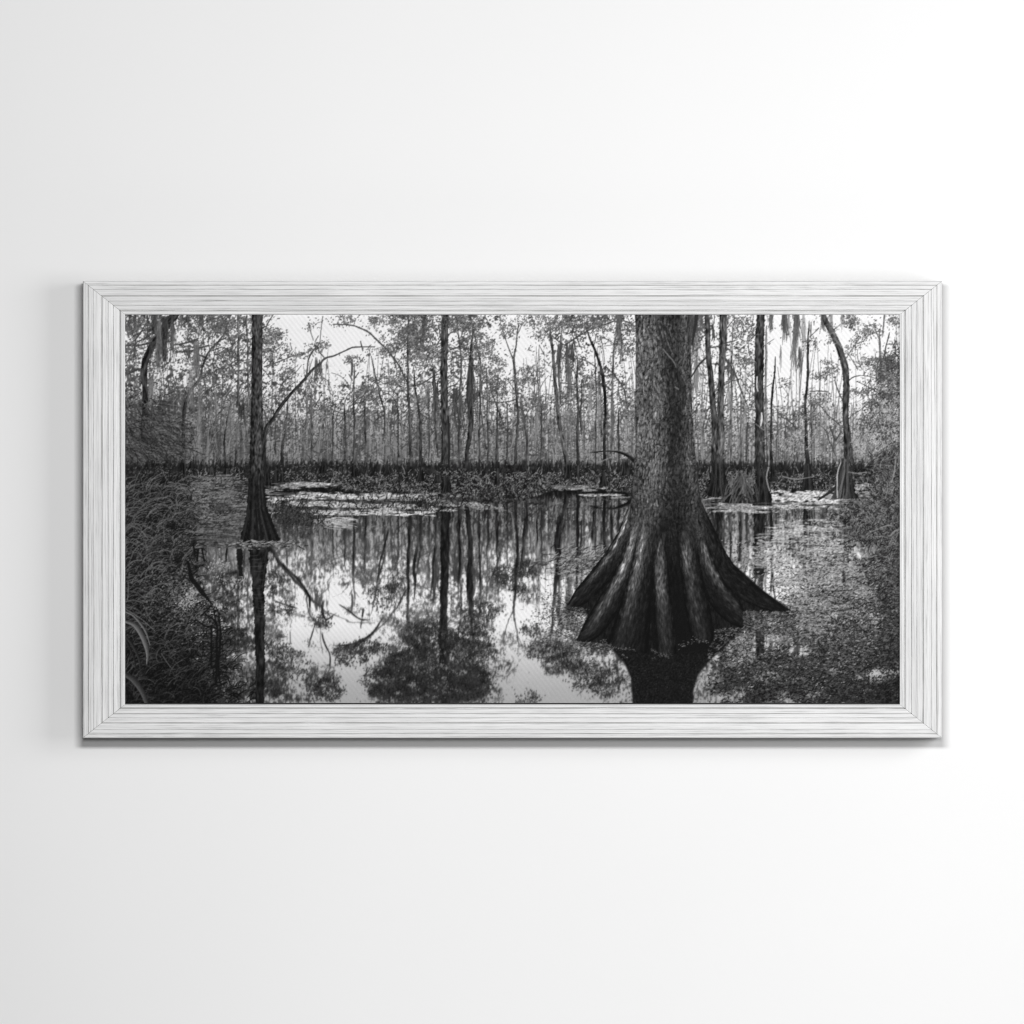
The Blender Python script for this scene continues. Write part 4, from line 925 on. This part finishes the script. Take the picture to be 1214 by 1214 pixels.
def moulding(name, prof, length, gap, wide, wide_end):
    """a mitred length of moulding: local X along, local Y in towards the picture, local Z out of the wall"""
    k = U * FRONT
    segs = 160
    verts, faces, gr, sd = [], [], [], []
    for i in range(segs + 1):
        f = i / segs * 2 - 1
        for o, h, g in prof:
            hl = length / 2 - o * wide_end - gap
            x = f * hl
            wv = .16 * math.sin(x * .11 + o) + .10 * math.sin(x * .37 + 2.1 * o) if 0 < o < 44 else (.10 * math.sin(x * .21 + 1.7) if o == 0 else 0)
            verts.append((x * k, (o * wide + wv * (.5 if g else .15)) * k, (h * U)))
            gr.append(g); sd.append(1.0 if h < D - 3 and o == 0 else 0.0)
    m = len(prof)
    for i in range(segs):
        for j in range(m - 1):
            a = i * m + j
            faces.append((a, a + 1, a + m + 1, a + m))
    faces.append(tuple(range(m))); faces.append(tuple(reversed(range(segs * m, segs * m + m))))
    me = bpy.data.meshes.new(name); me.from_pydata(verts, [], faces)
    at = me.attributes.new('groove', 'FLOAT', 'POINT'); at.data.foreach_set('value', np.array(gr, np.float32))
    at = me.attributes.new('darkened_side', 'FLOAT', 'POINT'); at.data.foreach_set('value', np.array(sd, np.float32))
    b2 = bmesh.new(); b2.from_mesh(me); bmesh.ops.recalc_face_normals(b2, faces=b2.faces); b2.to_mesh(me); b2.free()
    return me


OW, OH = 1019.0, 542.0
k = U * FRONT
from mathutils import Matrix
TALL, SIDE = .795, 1.0                        # the level rails are narrower than the upright ones
for ang, length, half, wd, we in ((180, OW, OH / 2, TALL, SIDE), (0, OW, OH / 2, TALL, SIDE), (-90, OH, OW / 2, SIDE, TALL), (90, OH, OW / 2, SIDE, TALL)):
    # local axes: X along the rail, Y inward, Z away from the wall (world -Y)
    a = math.radians(ang)
    X = Vector((math.cos(a), 0, math.sin(a))); Y = Vector((-math.sin(a), 0, math.cos(a))); Z = X.cross(Y)
    M = Matrix((X, Y, Z)).transposed().to_4x4(); M.translation = -Y * half * k
    r_o = link('frame_rail', moulding('frame_rail', PROFILE, length, .20, wd, we), WOOD_M, root_o); r_o.matrix_local = M
    link('inner_bead', moulding('inner_bead', BEAD, length, .10, wd, we), WOOD_M, r_o)

# canvas print: a fine sheet, one vertex per printed dot
PWU, PHU = 920.0, 461.0
lin = np.where(PRINT <= .04045, PRINT / 12.92, ((PRINT + .055) / 1.055) ** 2.4) * INK
ny, nx = PRINT.shape
gx = ((np.arange(nx) + .5) / nx - .5) * (PWU + 2); gy = (.5 - (np.arange(ny) + .5) / ny) * (PHU + 2)
co = np.zeros((ny, nx, 3), np.float32); co[..., 0] = gx[None] * k; co[..., 1] = gy[:, None] * k
idx = np.arange(nx * ny).reshape(ny, nx)
quads = np.stack([idx[1:, :-1], idx[1:, 1:], idx[:-1, 1:], idx[:-1, :-1]], -1).reshape(-1, 4)
me = bpy.data.meshes.new('canvas_print')
me.vertices.add(nx * ny); me.vertices.foreach_set('co', co.ravel())
me.loops.add(quads.size); me.loops.foreach_set('vertex_index', quads.ravel().astype(np.int32))
me.polygons.add(len(quads)); me.polygons.foreach_set('loop_start', np.arange(0, quads.size, 4, dtype=np.int32))
me.update(calc_edges=True)
ca = me.attributes.new('ink', 'FLOAT_COLOR', 'POINT')
rgba = np.ones((ny * nx, 4), np.float32); v = lin.ravel()
rgba[:, 0] = v; rgba[:, 1] = v * .995; rgba[:, 2] = v * 1.0
ca.data.foreach_set('color', rgba.ravel())
cv = link('canvas_print', me, INK_M, root_o)
cv.rotation_euler = (math.radians(90), 0, 0)
cv.location = (wx(608) - wx(607.5), -(D - 9.0) * U, wz(602.5) - wz(604))
cv['label'] = 'black and white canvas print of cypress trees standing in still swamp water'

# backing board behind the canvas, shows only as the dark line in the mitres
bm = bmesh.new(); bmesh.ops.create_cube(bm, size=1)
for v_ in bm.verts: v_.co = Vector((v_.co.x * (OW - 8) * k, v_.co.y * 4 * U - (D - 14) * U, v_.co.z * (OH - 8) * k))
me = bpy.data.meshes.new('backing_board'); bm.to_mesh(me); bm.free()
link('backing_board', me, BACK_M, root_o)


# ---------------------------------------------------------------- light, camera, view
def area(name, loc, target, sx, sy, power, col=(1, 1, 1)):
    l = bpy.data.lights.new(name, 'AREA'); l.shape = 'RECTANGLE'; l.size = sx; l.size_y = sy; l.energy = power; l.color = col
    o = bpy.data.objects.new(name, l); COL.objects.link(o); o.location = loc
    o.rotation_euler = (Vector(target) - Vector(loc)).to_track_quat('-Z', 'Y').to_euler()
    return o


area('softbox_lamp', (0.02, -3.8, .74), (0, 0, -.1), .9, .34, 90)
area('camera_fill_lamp', (0.0, -12.6, 1.0), (0, 0, 0), .9, .9, 256)  # extra lamp added behind the camera to soften the frame's shadow
area('fill_lamp', (2.35, -2.1, .3), (.75, 0, -.15), 1.8, 1.6, 50)
area('low_fill_lamp', (.3, -.75, -1.5), (.3, 0, -.95), 2.2, .4, 3.0)  # fill added below the view to brighten the lower wall

w = bpy.data.worlds.new('World'); SC.world = w; w.use_nodes = True
w.node_tree.nodes['Background'].inputs[0].default_value = (1, 1, 1, 1)
w.node_tree.nodes['Background'].inputs[1].default_value = .02

cam = bpy.data.cameras.new('camera'); co_ = bpy.data.objects.new('camera', cam); COL.objects.link(co_)
co_.location = (0, -CAM, 0); co_.rotation_euler = (math.radians(90), 0, 0)
cam.sensor_width = 36; cam.lens = 36 * CAM / (1214 * U); cam.clip_end = 100
SC.camera = co_
SC.render.engine = 'CYCLES'
SC.view_settings.view_transform = 'Standard'; SC.view_settings.look = 'None'; SC.view_settings.exposure = 0; SC.view_settings.gamma = 1
SC.view_settings.use_curve_mapping = False
SC.cycles.use_denoising = True
SC.cycles.filter_width = 1.2
